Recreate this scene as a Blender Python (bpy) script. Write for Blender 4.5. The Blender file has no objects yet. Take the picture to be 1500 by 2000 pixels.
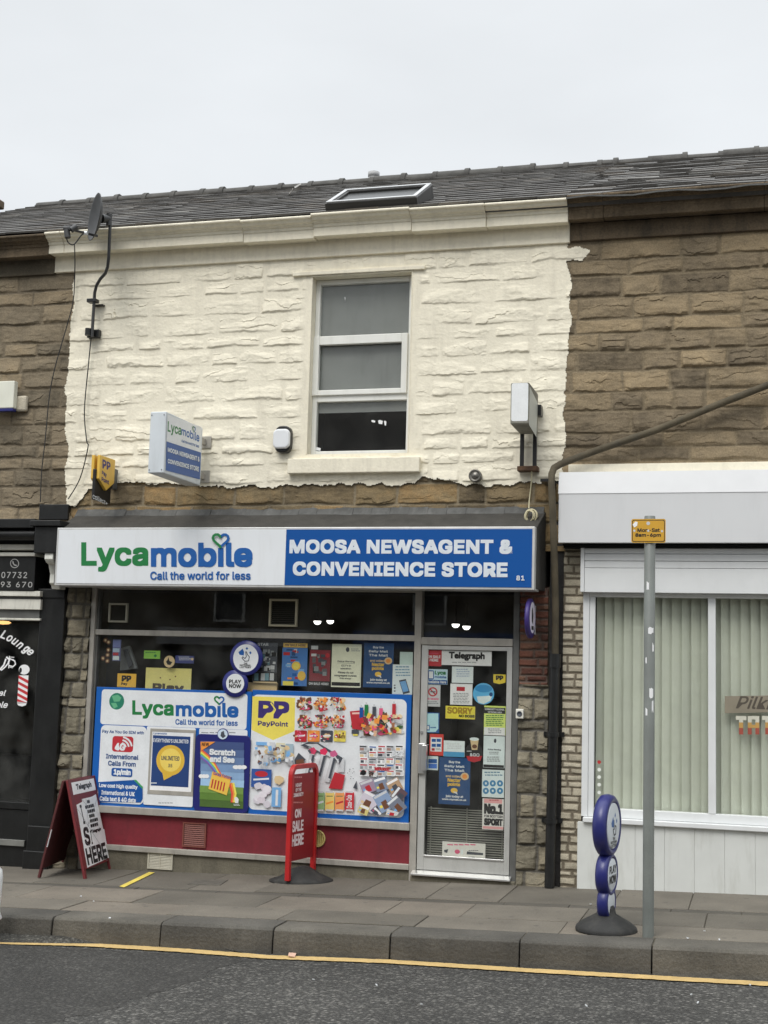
import bpy, bmesh, math, random, os
import numpy as np
from mathutils import Vector, Matrix

# ------------------------------------------------------------------ camera
scene = bpy.context.scene
COL = scene.collection
FPX = 2642.0
YAW, PIT, ROL = (math.radians(a) for a in (-15.6285, 6.8440, 1.5808))
CAM = Vector((3.5, -12.0, 1.76))
_w = Vector((math.sin(YAW)*math.cos(PIT), math.cos(YAW)*math.cos(PIT), math.sin(PIT)))
_r = Vector((math.cos(YAW), -math.sin(YAW), 0))
_u = _r.cross(_w)
CR = math.cos(ROL)*_r + math.sin(ROL)*_u
CU = -math.sin(ROL)*_r + math.cos(ROL)*_u
cam = bpy.data.cameras.new("camera")
cam.sensor_fit = 'VERTICAL'; cam.sensor_height = 24.0
cam.lens = 24.0*FPX/2000.0
cam.clip_start = 0.1; cam.clip_end = 2000
camo = bpy.data.objects.new("camera", cam); COL.objects.link(camo)
m = Matrix((CR, CU, -_w)).transposed().to_4x4(); m.translation = CAM
camo.matrix_world = m
scene.camera = camo

# ------------------------------------------------------------------ sky, sun, exposure (overcast)
SUN_EL, SUN_AZ = math.radians(52), math.radians(-165)
w = bpy.data.worlds.new("World"); scene.world = w; w.use_nodes = True
nt = w.node_tree; N = nt.nodes; L = nt.links
bg = N['Background']; bg.inputs[1].default_value = 0.1
sky = N.new('ShaderNodeTexSky'); sky.sky_type = 'NISHITA'; sky.sun_disc = False
sky.sun_elevation = SUN_EL; sky.sun_rotation = math.pi
tc = N.new('ShaderNodeTexCoord'); sp = N.new('ShaderNodeSeparateXYZ'); L.new(tc.outputs['Generated'], sp.inputs[0])
ramp = N.new('ShaderNodeMapRange'); ramp.inputs[1].default_value = .5; ramp.inputs[2].default_value = 1
ramp.inputs[3].default_value = 7.85; ramp.inputs[4].default_value = 25
L.new(sp.outputs[2], ramp.inputs[0])
no = N.new('ShaderNodeTexNoise'); no.inputs['Scale'].default_value = 5.0; no.inputs['Detail'].default_value = 4; no.inputs['Roughness'].default_value = .5
mpn = N.new('ShaderNodeMapping'); mpn.inputs['Scale'].default_value = (1, 1, 2.5)
L.new(tc.outputs['Generated'], mpn.inputs[0]); L.new(mpn.outputs[0], no.inputs[0])
mr2 = N.new('ShaderNodeMapRange'); mr2.inputs[1].default_value = .3; mr2.inputs[2].default_value = .7
mr2.inputs[3].default_value = .965; mr2.inputs[4].default_value = 1.035
L.new(no.outputs[0], mr2.inputs[0])
mul = N.new('ShaderNodeMath'); mul.operation = 'MULTIPLY'; L.new(ramp.outputs[0], mul.inputs[0]); L.new(mr2.outputs[0], mul.inputs[1])
vm = N.new('ShaderNodeVectorMath'); vm.operation = 'SCALE'; vm.inputs[0].default_value = (.955, .99, 1.02)
L.new(mul.outputs[0], vm.inputs['Scale'])
mx = N.new('ShaderNodeMixRGB'); mx.inputs[0].default_value = 0.95
L.new(sky.outputs[0], mx.inputs[1]); L.new(vm.outputs[0], mx.inputs[2]); L.new(mx.outputs[0], bg.inputs[0])
sl = bpy.data.lights.new("sun", 'SUN'); sl.energy = 1.5; sl.angle = math.radians(28); sl.color = (1, .965, .91)
so = bpy.data.objects.new("sun", sl); COL.objects.link(so)
_d = Vector((math.sin(SUN_AZ)*math.cos(SUN_EL), math.cos(SUN_AZ)*math.cos(SUN_EL), math.sin(SUN_EL)))
so.rotation_euler = _d.to_track_quat('Z', 'Y').to_euler(); so.location = _d*50
scene.view_settings.view_transform = 'Standard'; scene.view_settings.look = 'None'
scene.view_settings.exposure = 0.19; scene.view_settings.gamma = 1.0
scene.render.engine = 'CYCLES'
scene.cycles.use_denoising = True
scene.cycles.max_bounces = 8; scene.cycles.transparent_max_bounces = 16

# ------------------------------------------------------------------ photo pixel -> place
def ray(px, py): return _w + CR*((px-750)/FPX) - CU*((py-1000)/FPX)
def on_plane(px, py, o, n):
    d = ray(px, py); return CAM + d*((Vector(o)-CAM).dot(n)/d.dot(n))
def F(px, py, Y=0.0): return on_plane(px, py, (0, Y, 0), Vector((0, 1, 0)))
def FX(px, py, X): return on_plane(px, py, (X, 0, 0), Vector((1, 0, 0)))
def gz(x): return 0.03*(x-1.9)-0.02
_gn = Vector((-0.03, 0, 1))
def Gd(px, py, h=0.0): return on_plane(px, py, (1.9, 0, -0.02+h), _gn)

# ------------------------------------------------------------------ materials
MATS = {}
def s2l(v):
    v /= 255.0
    return v/12.92 if v <= .04045 else ((v+.055)/1.055)**2.4
def lin(r, g, b, k=1.0): return tuple(min(.86, s2l(c)/k) for c in (r, g, b))
def newmat(name):
    mt = bpy.data.materials.new(name); mt.use_nodes = True
    return mt, mt.node_tree.nodes, mt.node_tree.links, mt.node_tree.nodes['Principled BSDF']
def M(name, col, rough=.6, metal=0.0, var=.12, scale=5.0, bump=0.0, bscale=60.0, emit=None, fine=0.0, fscale=120., stain=0.0, spec=.5, dirtcol=(.05, .045, .035), spots=0.0):
    """plain procedural material: base colour with slow noise, optional grain, stains and bump"""
    if name in MATS: return MATS[name]
    mt, n, l, b = newmat(name)
    b.inputs['Roughness'].default_value = rough; b.inputs['Metallic'].default_value = metal
    b.inputs['Specular IOR Level'].default_value = spec
    geo = n.new('ShaderNodeNewGeometry')
    nz = n.new('ShaderNodeTexNoise'); nz.inputs['Scale'].default_value = scale; nz.inputs['Detail'].default_value = 5
    l.new(geo.outputs['Position'], nz.inputs[0])
    mr = n.new('ShaderNodeMapRange'); mr.inputs[1].default_value = .3; mr.inputs[2].default_value = .7
    mr.inputs[3].default_value = 1-var; mr.inputs[4].default_value = 1+var
    l.new(nz.outputs[0], mr.inputs[0])
    fac = mr.outputs[0]
    if fine:
        n2 = n.new('ShaderNodeTexNoise'); n2.inputs['Scale'].default_value = fscale; n2.inputs['Detail'].default_value = 3
        l.new(geo.outputs['Position'], n2.inputs[0])
        m2 = n.new('ShaderNodeMapRange'); m2.inputs[1].default_value = .3; m2.inputs[2].default_value = .7
        m2.inputs[3].default_value = 1-fine; m2.inputs[4].default_value = 1+fine
        l.new(n2.outputs[0], m2.inputs[0])
        mm = n.new('ShaderNodeMath'); mm.operation = 'MULTIPLY'; l.new(fac, mm.inputs[0]); l.new(m2.outputs[0], mm.inputs[1]); fac = mm.outputs[0]
    sc = n.new('ShaderNodeVectorMath'); sc.operation = 'SCALE'; sc.inputs[0].default_value = col[:3]
    l.new(fac, sc.inputs['Scale']); out = sc.outputs[0]
    if stain:
        mp = n.new('ShaderNodeMapping'); mp.inputs['Scale'].default_value = (6, 6, 1.1); l.new(geo.outputs['Position'], mp.inputs[0])
        n3 = n.new('ShaderNodeTexNoise'); n3.inputs['Scale'].default_value = 1.6; n3.inputs['Detail'].default_value = 6; n3.inputs['Roughness'].default_value = .65
        l.new(mp.outputs[0], n3.inputs[0])
        m3 = n.new('ShaderNodeMapRange'); m3.inputs[1].default_value = .5; m3.inputs[2].default_value = .78; m3.inputs[3].default_value = 0; m3.inputs[4].default_value = stain
        l.new(n3.outputs[0], m3.inputs[0])
        mc = n.new('ShaderNodeMixRGB'); mc.inputs[2].default_value = (*dirtcol, 1); l.new(m3.outputs[0], mc.inputs[0]); l.new(out, mc.inputs[1]); out = mc.outputs[0]
    if spots:
        vo = n.new('ShaderNodeTexVoronoi'); vo.inputs['Scale'].default_value = 5.5; vo.inputs['Randomness'].default_value = 1; l.new(geo.outputs['Position'], vo.inputs[0])
        m5 = n.new('ShaderNodeMapRange'); m5.inputs[1].default_value = .10; m5.inputs[2].default_value = .13; m5.inputs[3].default_value = spots; m5.inputs[4].default_value = 0; l.new(vo.outputs['Distance'], m5.inputs[0])
        mc2 = n.new('ShaderNodeMixRGB'); l.new(m5.outputs[0], mc2.inputs[0]); l.new(out, mc2.inputs[1]); mc2.inputs[2].default_value = (.06, .058, .052, 1); out = mc2.outputs[0]
    l.new(out, b.inputs['Base Color'])
    if bump:
        n4 = n.new('ShaderNodeTexNoise'); n4.inputs['Scale'].default_value = bscale; n4.inputs['Detail'].default_value = 6
        l.new(geo.outputs['Position'], n4.inputs[0])
        bp = n.new('ShaderNodeBump'); bp.inputs['Strength'].default_value = 1; bp.inputs['Distance'].default_value = bump
        l.new(n4.outputs[0], bp.inputs['Height']); l.new(bp.outputs[0], b.inputs['Normal'])
    if emit:
        b.inputs['Emission Color'].default_value = (*col[:3], 1); b.inputs['Emission Strength'].default_value = emit
    MATS[name] = mt
    return mt
def ink(r, g, b, k=.85, rough=.55):
    """printed or painted colour given as it looks in the photograph"""
    return M("ink %d %d %d %.2f" % (r, g, b, k), lin(r, g, b, k), rough=rough, var=.05, scale=7, fine=.03, fscale=60)
def glass(name, tint=.9, rough=0.0, dirt=.05):
    if name in MATS: return MATS[name]
    mt, n, l, b = newmat(name); n.remove(b)
    tr = n.new('ShaderNodeBsdfTransparent'); tr.inputs[0].default_value = (tint*.995, tint, tint*.985, 1)
    gl = n.new('ShaderNodeBsdfGlossy'); gl.inputs['Roughness'].default_value = rough; gl.inputs[0].default_value = (1, 1, 1, 1)
    fr = n.new('ShaderNodeFresnel'); fr.inputs[0].default_value = 1.45
    df = n.new('ShaderNodeBsdfDiffuse'); df.inputs[0].default_value = (.55, .55, .52, 1)
    geo = n.new('ShaderNodeNewGeometry'); nz = n.new('ShaderNodeTexNoise'); nz.inputs['Scale'].default_value = 4; nz.inputs['Detail'].default_value = 8
    l.new(geo.outputs['Position'], nz.inputs[0])
    mr = n.new('ShaderNodeMapRange'); mr.inputs[1].default_value = .35; mr.inputs[2].default_value = .8; mr.inputs[3].default_value = 0; mr.inputs[4].default_value = dirt*2
    l.new(nz.outputs[0], mr.inputs[0])
    a = n.new('ShaderNodeMixShader'); c = n.new('ShaderNodeMixShader')
    l.new(mr.outputs[0], a.inputs[0]); l.new(tr.outputs[0], a.inputs[1]); l.new(df.outputs[0], a.inputs[2])
    bf = n.new('ShaderNodeMath'); bf.operation = 'SUBTRACT'; bf.inputs[0].default_value = 1; l.new(geo.outputs['Backfacing'], bf.inputs[1])
    fb = n.new('ShaderNodeMath'); fb.operation = 'MULTIPLY'; l.new(fr.outputs[0], fb.inputs[0]); l.new(bf.outputs[0], fb.inputs[1])
    l.new(fb.outputs[0], c.inputs[0]); l.new(a.outputs[0], c.inputs[1]); l.new(gl.outputs[0], c.inputs[2])
    l.new(c.outputs[0], n['Material Output'].inputs[0])
    MATS[name] = mt
    return mt
def stone(name, cols, k=.85, soot=.5, joint=(.30, .26, .20), rough=.92, bump=.006):
    """sandstone: tone per block (attribute), mottling, soot patches, mortar"""
    if name in MATS: return MATS[name]
    mt, n, l, b = newmat(name); b.inputs['Roughness'].default_value = rough; b.inputs['Specular IOR Level'].default_value = .2
    at = n.new('ShaderNodeAttribute'); at.attribute_name = 'tone'
    aj = n.new('ShaderNodeAttribute'); aj.attribute_name = 'mortar'
    geo = n.new('ShaderNodeNewGeometry')
    nz = n.new('ShaderNodeTexNoise'); nz.inputs['Scale'].default_value = 9; nz.inputs['Detail'].default_value = 8; nz.inputs['Roughness'].default_value = .65
    l.new(geo.outputs['Position'], nz.inputs[0])
    ad = n.new('ShaderNodeMath'); ad.operation = 'MULTIPLY_ADD'; ad.inputs[1].default_value = 1.0; l.new(nz.outputs[0], ad.inputs[0])
    s0 = n.new('ShaderNodeMath'); s0.operation = 'SUBTRACT'; s0.inputs[1].default_value = .5; l.new(at.outputs['Fac'], s0.inputs[0]); l.new(s0.outputs[0], ad.inputs[2])
    cr = n.new('ShaderNodeValToRGB'); e = cr.color_ramp.elements
    while len(e) < len(cols): e.new(.5)
    for i, c in enumerate(cols):
        e[i].position = i/(len(cols)-1); e[i].color = (*lin(*c, k), 1)
    l.new(ad.outputs[0], cr.inputs[0])
    mj = n.new('ShaderNodeMixRGB'); mj.inputs[2].default_value = (*joint, 1); l.new(aj.outputs['Fac'], mj.inputs[0]); l.new(cr.outputs[0], mj.inputs[1])
    n2 = n.new('ShaderNodeTexNoise'); n2.inputs['Scale'].default_value = 1.3; n2.inputs['Detail'].default_value = 7; n2.inputs['Roughness'].default_value = .6
    l.new(geo.outputs['Position'], n2.inputs[0])
    m2 = n.new('ShaderNodeMapRange'); m2.inputs[1].default_value = .48; m2.inputs[2].default_value = .72; m2.inputs[3].default_value = 0; m2.inputs[4].default_value = soot
    l.new(n2.outputs[0], m2.inputs[0])
    ms = n.new('ShaderNodeMixRGB'); ms.inputs[2].default_value = (.045, .04, .033, 1); l.new(m2.outputs[0], ms.inputs[0]); l.new(mj.outputs[0], ms.inputs[1])
    n3 = n.new('ShaderNodeTexNoise'); n3.inputs['Scale'].default_value = 90; n3.inputs['Detail'].default_value = 4; l.new(geo.outputs['Position'], n3.inputs[0])
    m3 = n.new('ShaderNodeMapRange'); m3.inputs[1].default_value = .3; m3.inputs[2].default_value = .7; m3.inputs[3].default_value = .82; m3.inputs[4].default_value = 1.18
    l.new(n3.outputs[0], m3.inputs[0])
    sc = n.new('ShaderNodeVectorMath'); sc.operation = 'SCALE'; l.new(ms.outputs[0], sc.inputs[0]); l.new(m3.outputs[0], sc.inputs['Scale'])
    l.new(sc.outputs[0], b.inputs['Base Color'])
    n4 = n.new('ShaderNodeTexNoise'); n4.inputs['Scale'].default_value = 28; n4.inputs['Detail'].default_value = 9; n4.inputs['Roughness'].default_value = .7
    l.new(geo.outputs['Position'], n4.inputs[0])
    bp = n.new('ShaderNodeBump'); bp.inputs['Distance'].default_value = bump; l.new(n4.outputs[0], bp.inputs['Height']); l.new(bp.outputs[0], b.inputs['Normal'])
    MATS[name] = mt
    return mt

# ------------------------------------------------------------------ objects
ROOT = {}      # object -> world location of its thing
def tag(o, label=None, cat=None, group=None, kind=None):
    if label: o['label'] = label
    if cat: o['category'] = cat
    if group: o['group'] = group
    if kind: o['kind'] = kind
    return o
def thing(name, label, cat, loc, group=None):
    o = bpy.data.objects.new(name, None); COL.objects.link(o); o.location = loc; o.empty_display_size = .1
    ROOT[o.name] = Vector(loc)
    return tag(o, label, cat, group)
def link(name, me, parent=None, origin=None):
    """link a mesh whose vertices are world coordinates"""
    o = bpy.data.objects.new(name, me); COL.objects.link(o)
    if parent is not None:
        org = ROOT[parent.name]; o.parent = parent
    else:
        if origin is None:
            co = np.empty(len(me.vertices)*3, 'f'); me.vertices.foreach_get('co', co); co = co.reshape(-1, 3)
            lo, hi = co.min(0), co.max(0); origin = ((lo[0]+hi[0])/2, (lo[1]+hi[1])/2, lo[2])
        org = Vector(origin); o.location = org
    ROOT[o.name] = Vector(org)
    me.transform(Matrix.Translation(-Vector(org)))
    return o
def copy_tree(o, parent=None):
    c = o.copy(); COL.objects.link(c); ROOT[c.name] = ROOT[o.name]
    if parent is not None: c.parent = parent
    for ch in list(o.children): copy_tree(ch, c)
    return c

class MB:
    """collects shapes in world coordinates and links them as one mesh object"""
    def __init__(s): s.v = []; s.f = []; s.m = []; s.sm = []
    def add(s, vs, fs, mi=0, smooth=False):
        b = len(s.v); s.v += [tuple(v) for v in vs]
        for f in fs: s.f.append(tuple(i+b for i in f)); s.m.append(mi); s.sm.append(smooth)
        return s
    def box(s, x0, x1, y0, y1, z0, z1, mi=0):
        if x0 > x1: x0, x1 = x1, x0
        if y0 > y1: y0, y1 = y1, y0
        if z0 > z1: z0, z1 = z1, z0
        return s.add([(x, y, z) for z in (z0, z1) for y in (y0, y1) for x in (x0, x1)],
                     [(0, 2, 3, 1), (4, 5, 7, 6), (0, 1, 5, 4), (2, 6, 7, 3), (0, 4, 6, 2), (1, 3, 7, 5)], mi)
    def hexa(s, a, b, mi=0):
        """two quads a (4 points) and b (4 points) joined as a block"""
        return s.add(list(a)+list(b), [(0, 1, 2, 3), (7, 6, 5, 4), (0, 4, 5, 1), (1, 5, 6, 2), (2, 6, 7, 3), (3, 7, 4, 0)], mi)
    def prism(s, poly, dv, mi=0, cap=True):
        n = len(poly); dv = Vector(dv); a = [Vector(p) for p in poly]; b = [p+dv for p in a]
        fs = [(i, (i+1) % n, n+(i+1) % n, n+i) for i in range(n)]
        if cap: fs += [tuple(range(n-1, -1, -1)), tuple(range(n, 2*n))]
        return s.add(a+b, fs, mi)
    def tube(s, pts, r, seg=10, mi=0, cap=True):
        pts = [Vector(p) for p in pts]; rs = r if isinstance(r, (list, tuple)) else [r]*len(pts)
        rings = []; up = None
        for i, p in enumerate(pts):
            t = (pts[min(i+1, len(pts)-1)]-pts[max(i-1, 0)]).normalized()
            if up is None: up = t.orthogonal().normalized()
            up = (up-t*up.dot(t)).normalized(); q = t.cross(up)
            rings.append([p+rs[i]*(math.cos(2*math.pi*k/seg)*up+math.sin(2*math.pi*k/seg)*q) for k in range(seg)])
        vs = [v for g in rings for v in g]; fs = []
        for i in range(len(pts)-1):
            for k in range(seg): fs.append((i*seg+k, i*seg+(k+1) % seg, (i+1)*seg+(k+1) % seg, (i+1)*seg+k))
        s.add(vs, fs, mi, True)
        if cap:
            n = len(vs); s.add(rings[0], [tuple(range(seg-1, -1, -1))], mi); s.add(rings[-1], [tuple(range(seg))], mi)
        return s
    def lathe(s, prof, c=(0, 0, 0), ax=(0, 0, 1), seg=28, mi=0, sx=1.0, sy=1.0, ref=None):
        ax = Vector(ax).normalized(); a = Vector(ref) if ref else ax.orthogonal().normalized(); b = ax.cross(a); c = Vector(c)
        vs = [c+ax*h+r*(sx*math.cos(2*math.pi*k/seg)*a+sy*math.sin(2*math.pi*k/seg)*b) for r, h in prof for k in range(seg)]
        fs = [(i*seg+k, i*seg+(k+1) % seg, (i+1)*seg+(k+1) % seg, (i+1)*seg+k) for i in range(len(prof)-1) for k in range(seg)]
        return s.add(vs, fs, mi, True)
    def mesh(s, name, mats):
        me = bpy.data.meshes.new(name); me.from_pydata(s.v, [], s.f)
        for mt in mats: me.materials.append(mt)
        me.polygons.foreach_set('material_index', s.m); me.polygons.foreach_set('use_smooth', s.sm)
        return me
    def build(s, name, mats, parent=None, bevel=0, recalc=True, label=None, cat=None, group=None, kind=None, origin=None, seg=2):
        me = s.mesh(name, mats if isinstance(mats, (list, tuple)) else [mats])
        if recalc:
            bm = bmesh.new(); bm.from_mesh(me); bmesh.ops.recalc_face_normals(bm, faces=bm.faces); bm.to_mesh(me); bm.free()
        o = link(name, me, parent, origin)
        if bevel:
            md = o.modifiers.new('bevel', 'BEVEL'); md.width = bevel; md.segments = seg; md.limit_method = 'ANGLE'; md.angle_limit = math.radians(40)
        return tag(o, label, cat, group, kind)

# ------------------------------------------------------------------ flat graphics (prints, lettering)
try:
    FONT = bpy.data.fonts.load(os.path.join(bpy.utils.system_resource('DATAFILES'), 'fonts', 'Inter.woff2'))
except Exception:
    FONT = None
_tc = {}
def glyphs(t, shear=0.0, space=1.0, alt=False):
    k = (t, shear, space, alt)
    if k not in _tc:
        cu = bpy.data.curves.new('t', 'FONT'); cu.body = t; cu.shear = shear; cu.space_character = space; cu.resolution_u = 3
        if FONT and not alt: cu.font = FONT
        ob = bpy.data.objects.new('t', cu); me = bpy.data.meshes.new_from_object(ob)
        vs = np.array([v.co[:2] for v in me.vertices]); fs = [tuple(p.vertices) for p in me.polygons]
        lo, hi = vs.min(0), vs.max(0)
        _tc[k] = ((vs-lo)/(hi-lo), fs, (hi-lo)[0]/(hi-lo)[1])
        bpy.data.objects.remove(ob); bpy.data.curves.remove(cu); bpy.data.meshes.remove(me)
    return _tc[k]
class Gfx:
    """flat shapes on a plane (origin o, axes u and v); positions may be typed in photo pixels or in a zoomed view of it"""
    def __init__(s, o=(0, 0, 0), u=(1, 0, 0), v=(0, 0, 1), view=(1, 0, 0), step=.00010, start=.0006):
        s.o = Vector(o); s.u = Vector(u).normalized(); s.v = Vector(v).normalized(); s.n = s.u.cross(s.v).normalized()
        s.vw = view; s.h = start; s.step = step; s.mb = MB(); s.mats = []; s.loc2 = False
    def mi(s, mt):
        if mt not in s.mats: s.mats.append(mt)
        return s.mats.index(mt)
    def p(s, x, y):
        if s.loc2: return (x, y)
        k, ox, oy = s.vw; q = on_plane(ox+x*k, oy+y*k, s.o, s.n)-s.o
        return (q.dot(s.u), q.dot(s.v))
    def w(s, a, b, h=None): return s.o+s.u*a+s.v*b+s.n*(s.h if h is None else h)
    def bb(s, x0, y0, x1, y1):
        xm, ym = (x0+x1)/2, (y0+y1)/2
        return s.p(x0, ym)[0], s.p(x1, ym)[0], s.p(xm, y1)[1], s.p(xm, y0)[1]
    def raw(s, mt, pts, up=True):
        s.mb.add([s.w(*q) for q in pts], [tuple(range(len(pts)))], s.mi(mt))
        if up: s.h += s.step
    def poly(s, mt, *pts): s.raw(mt, [s.p(*q) for q in pts])
    def rect(s, mt, x0, y0, x1, y1, r=0.0):
        a0, a1, b0, b1 = s.bb(x0, y0, x1, y1)
        if r:
            R = r*min(abs(a1-a0), abs(b1-b0)); pts = []
            for cx, cy, t0 in ((a1-R, b1-R, 0), (a0+R, b1-R, 90), (a0+R, b0+R, 180), (a1-R, b0+R, 270)):
                pts += [(cx+R*math.cos(math.radians(t0+18*i)), cy+R*math.sin(math.radians(t0+18*i))) for i in range(6)]
            s.raw(mt, pts)
        else: s.raw(mt, [(a0, b0), (a1, b0), (a1, b1), (a0, b1)])
    def circ(s, mt, x0, y0, x1, y1, seg=28):
        a0, a1, b0, b1 = s.bb(x0, y0, x1, y1)
        s.raw(mt, [((a0+a1)/2+(a1-a0)/2*math.cos(2*math.pi*i/seg), (b0+b1)/2+(b1-b0)/2*math.sin(2*math.pi*i/seg)) for i in range(seg)])
    def line(s, mt, pts, wd):
        """polyline; wd in view units"""
        for (x0, y0), (x1, y1) in zip(pts, pts[1:]):
            dx, dy = x1-x0, y1-y0; q = math.hypot(dx, dy) or 1; nx, ny = -dy/q*wd/2, dx/q*wd/2; ex, ey = dx/q*wd*.15, dy/q*wd*.15
            s.poly(mt, (x0+nx-ex, y0+ny-ey), (x0-nx-ex, y0-ny-ey), (x1-nx+ex, y1-ny+ey), (x1+nx+ex, y1+ny+ey))
    def text(s, mt, t, x0, y0, x1, y1, bold=0.0, shear=0.0, space=1.0, alt=False, quad=None):
        """text fitted in a box; bold = stroke growth as a share of the box height"""
        vs, fs, asp = glyphs(t, shear, space, alt)
        if quad: q = [s.p(*c) for c in quad]       # TL TR BR BL
        else:
            a0, a1, b0, b1 = s.bb(x0, y0, x1, y1); q = [(a0, b1), (a1, b1), (a1, b0), (a0, b0)]
        H = math.dist(q[0], q[3]); W = math.dist(q[0], q[1]); g = bold*H
        gw, gh = g/max(W, 1e-6), g/H
        offs = [(0, 0)] if not bold else [(i, j) for i in (-1, 0, 1) for j in (-1, 0, 1)]
        mi = s.mi(mt)
        for i, j in offs:
            fx = gw+vs[:, 0]*(1-2*gw)+i*gw; fy = gh+vs[:, 1]*(1-2*gh)+j*gh
            P = []
            for a, b in zip(fx, fy):
                x = (q[3][0]*(1-a)+q[2][0]*a)*(1-b)+(q[0][0]*(1-a)+q[1][0]*a)*b
                y = (q[3][1]*(1-a)+q[2][1]*a)*(1-b)+(q[0][1]*(1-a)+q[1][1]*a)*b
                P.append(s.w(x, y))
            for fi, f in enumerate(fs):       # overlapping glyph contours must not share a plane
                dz_ = s.n*(((fi*37) % 11)*2.5e-6); s.mb.add([P[q_]+dz_ for q_ in f], [tuple(range(len(f)))], mi)
            s.h += s.step/3
    def bars(s, mt, x0, y0, x1, y1, n, fill=.45, seed=1):
        """n lines of print too small to read"""
        rr = random.Random(seed); st = (y1-y0)/n
        for i in range(n):
            x = x0+(x1-x0)*rr.uniform(0, .06); xe = x1-(x1-x0)*rr.uniform(0, .16)
            while x < xe:
                wd = (x1-x0)*rr.uniform(.08, .2); s.rect(mt, x, y0+st*i, min(x+wd, xe), y0+st*(i+fill)); s.h -= s.step; x += wd+(x1-x0)*.03
        s.h += s.step
    def board(s, mt, x0, y0, x1, y1, th=.004, quad=None):
        """the sheet or board that carries the print; its face sits at height .0005"""
        if quad: q = [s.p(*c) for c in quad]
        else:
            a0, a1, b0, b1 = s.bb(x0, y0, x1, y1); q = [(a0, b1), (a1, b1), (a1, b0), (a0, b0)]
        f = [s.w(a, b, .0004) for a, b in q]; s.mb.hexa(f, [c-s.n*th for c in f], s.mi(mt))
    def build(s, name, parent=None, **kw): return s.mb.build(name, s.mats, parent, recalc=False, **kw)
def G(Y, view=(1, 0, 0), **kw): return Gfx((0, Y, 0), (1, 0, 0), (0, 0, 1), view, **kw)

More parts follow.
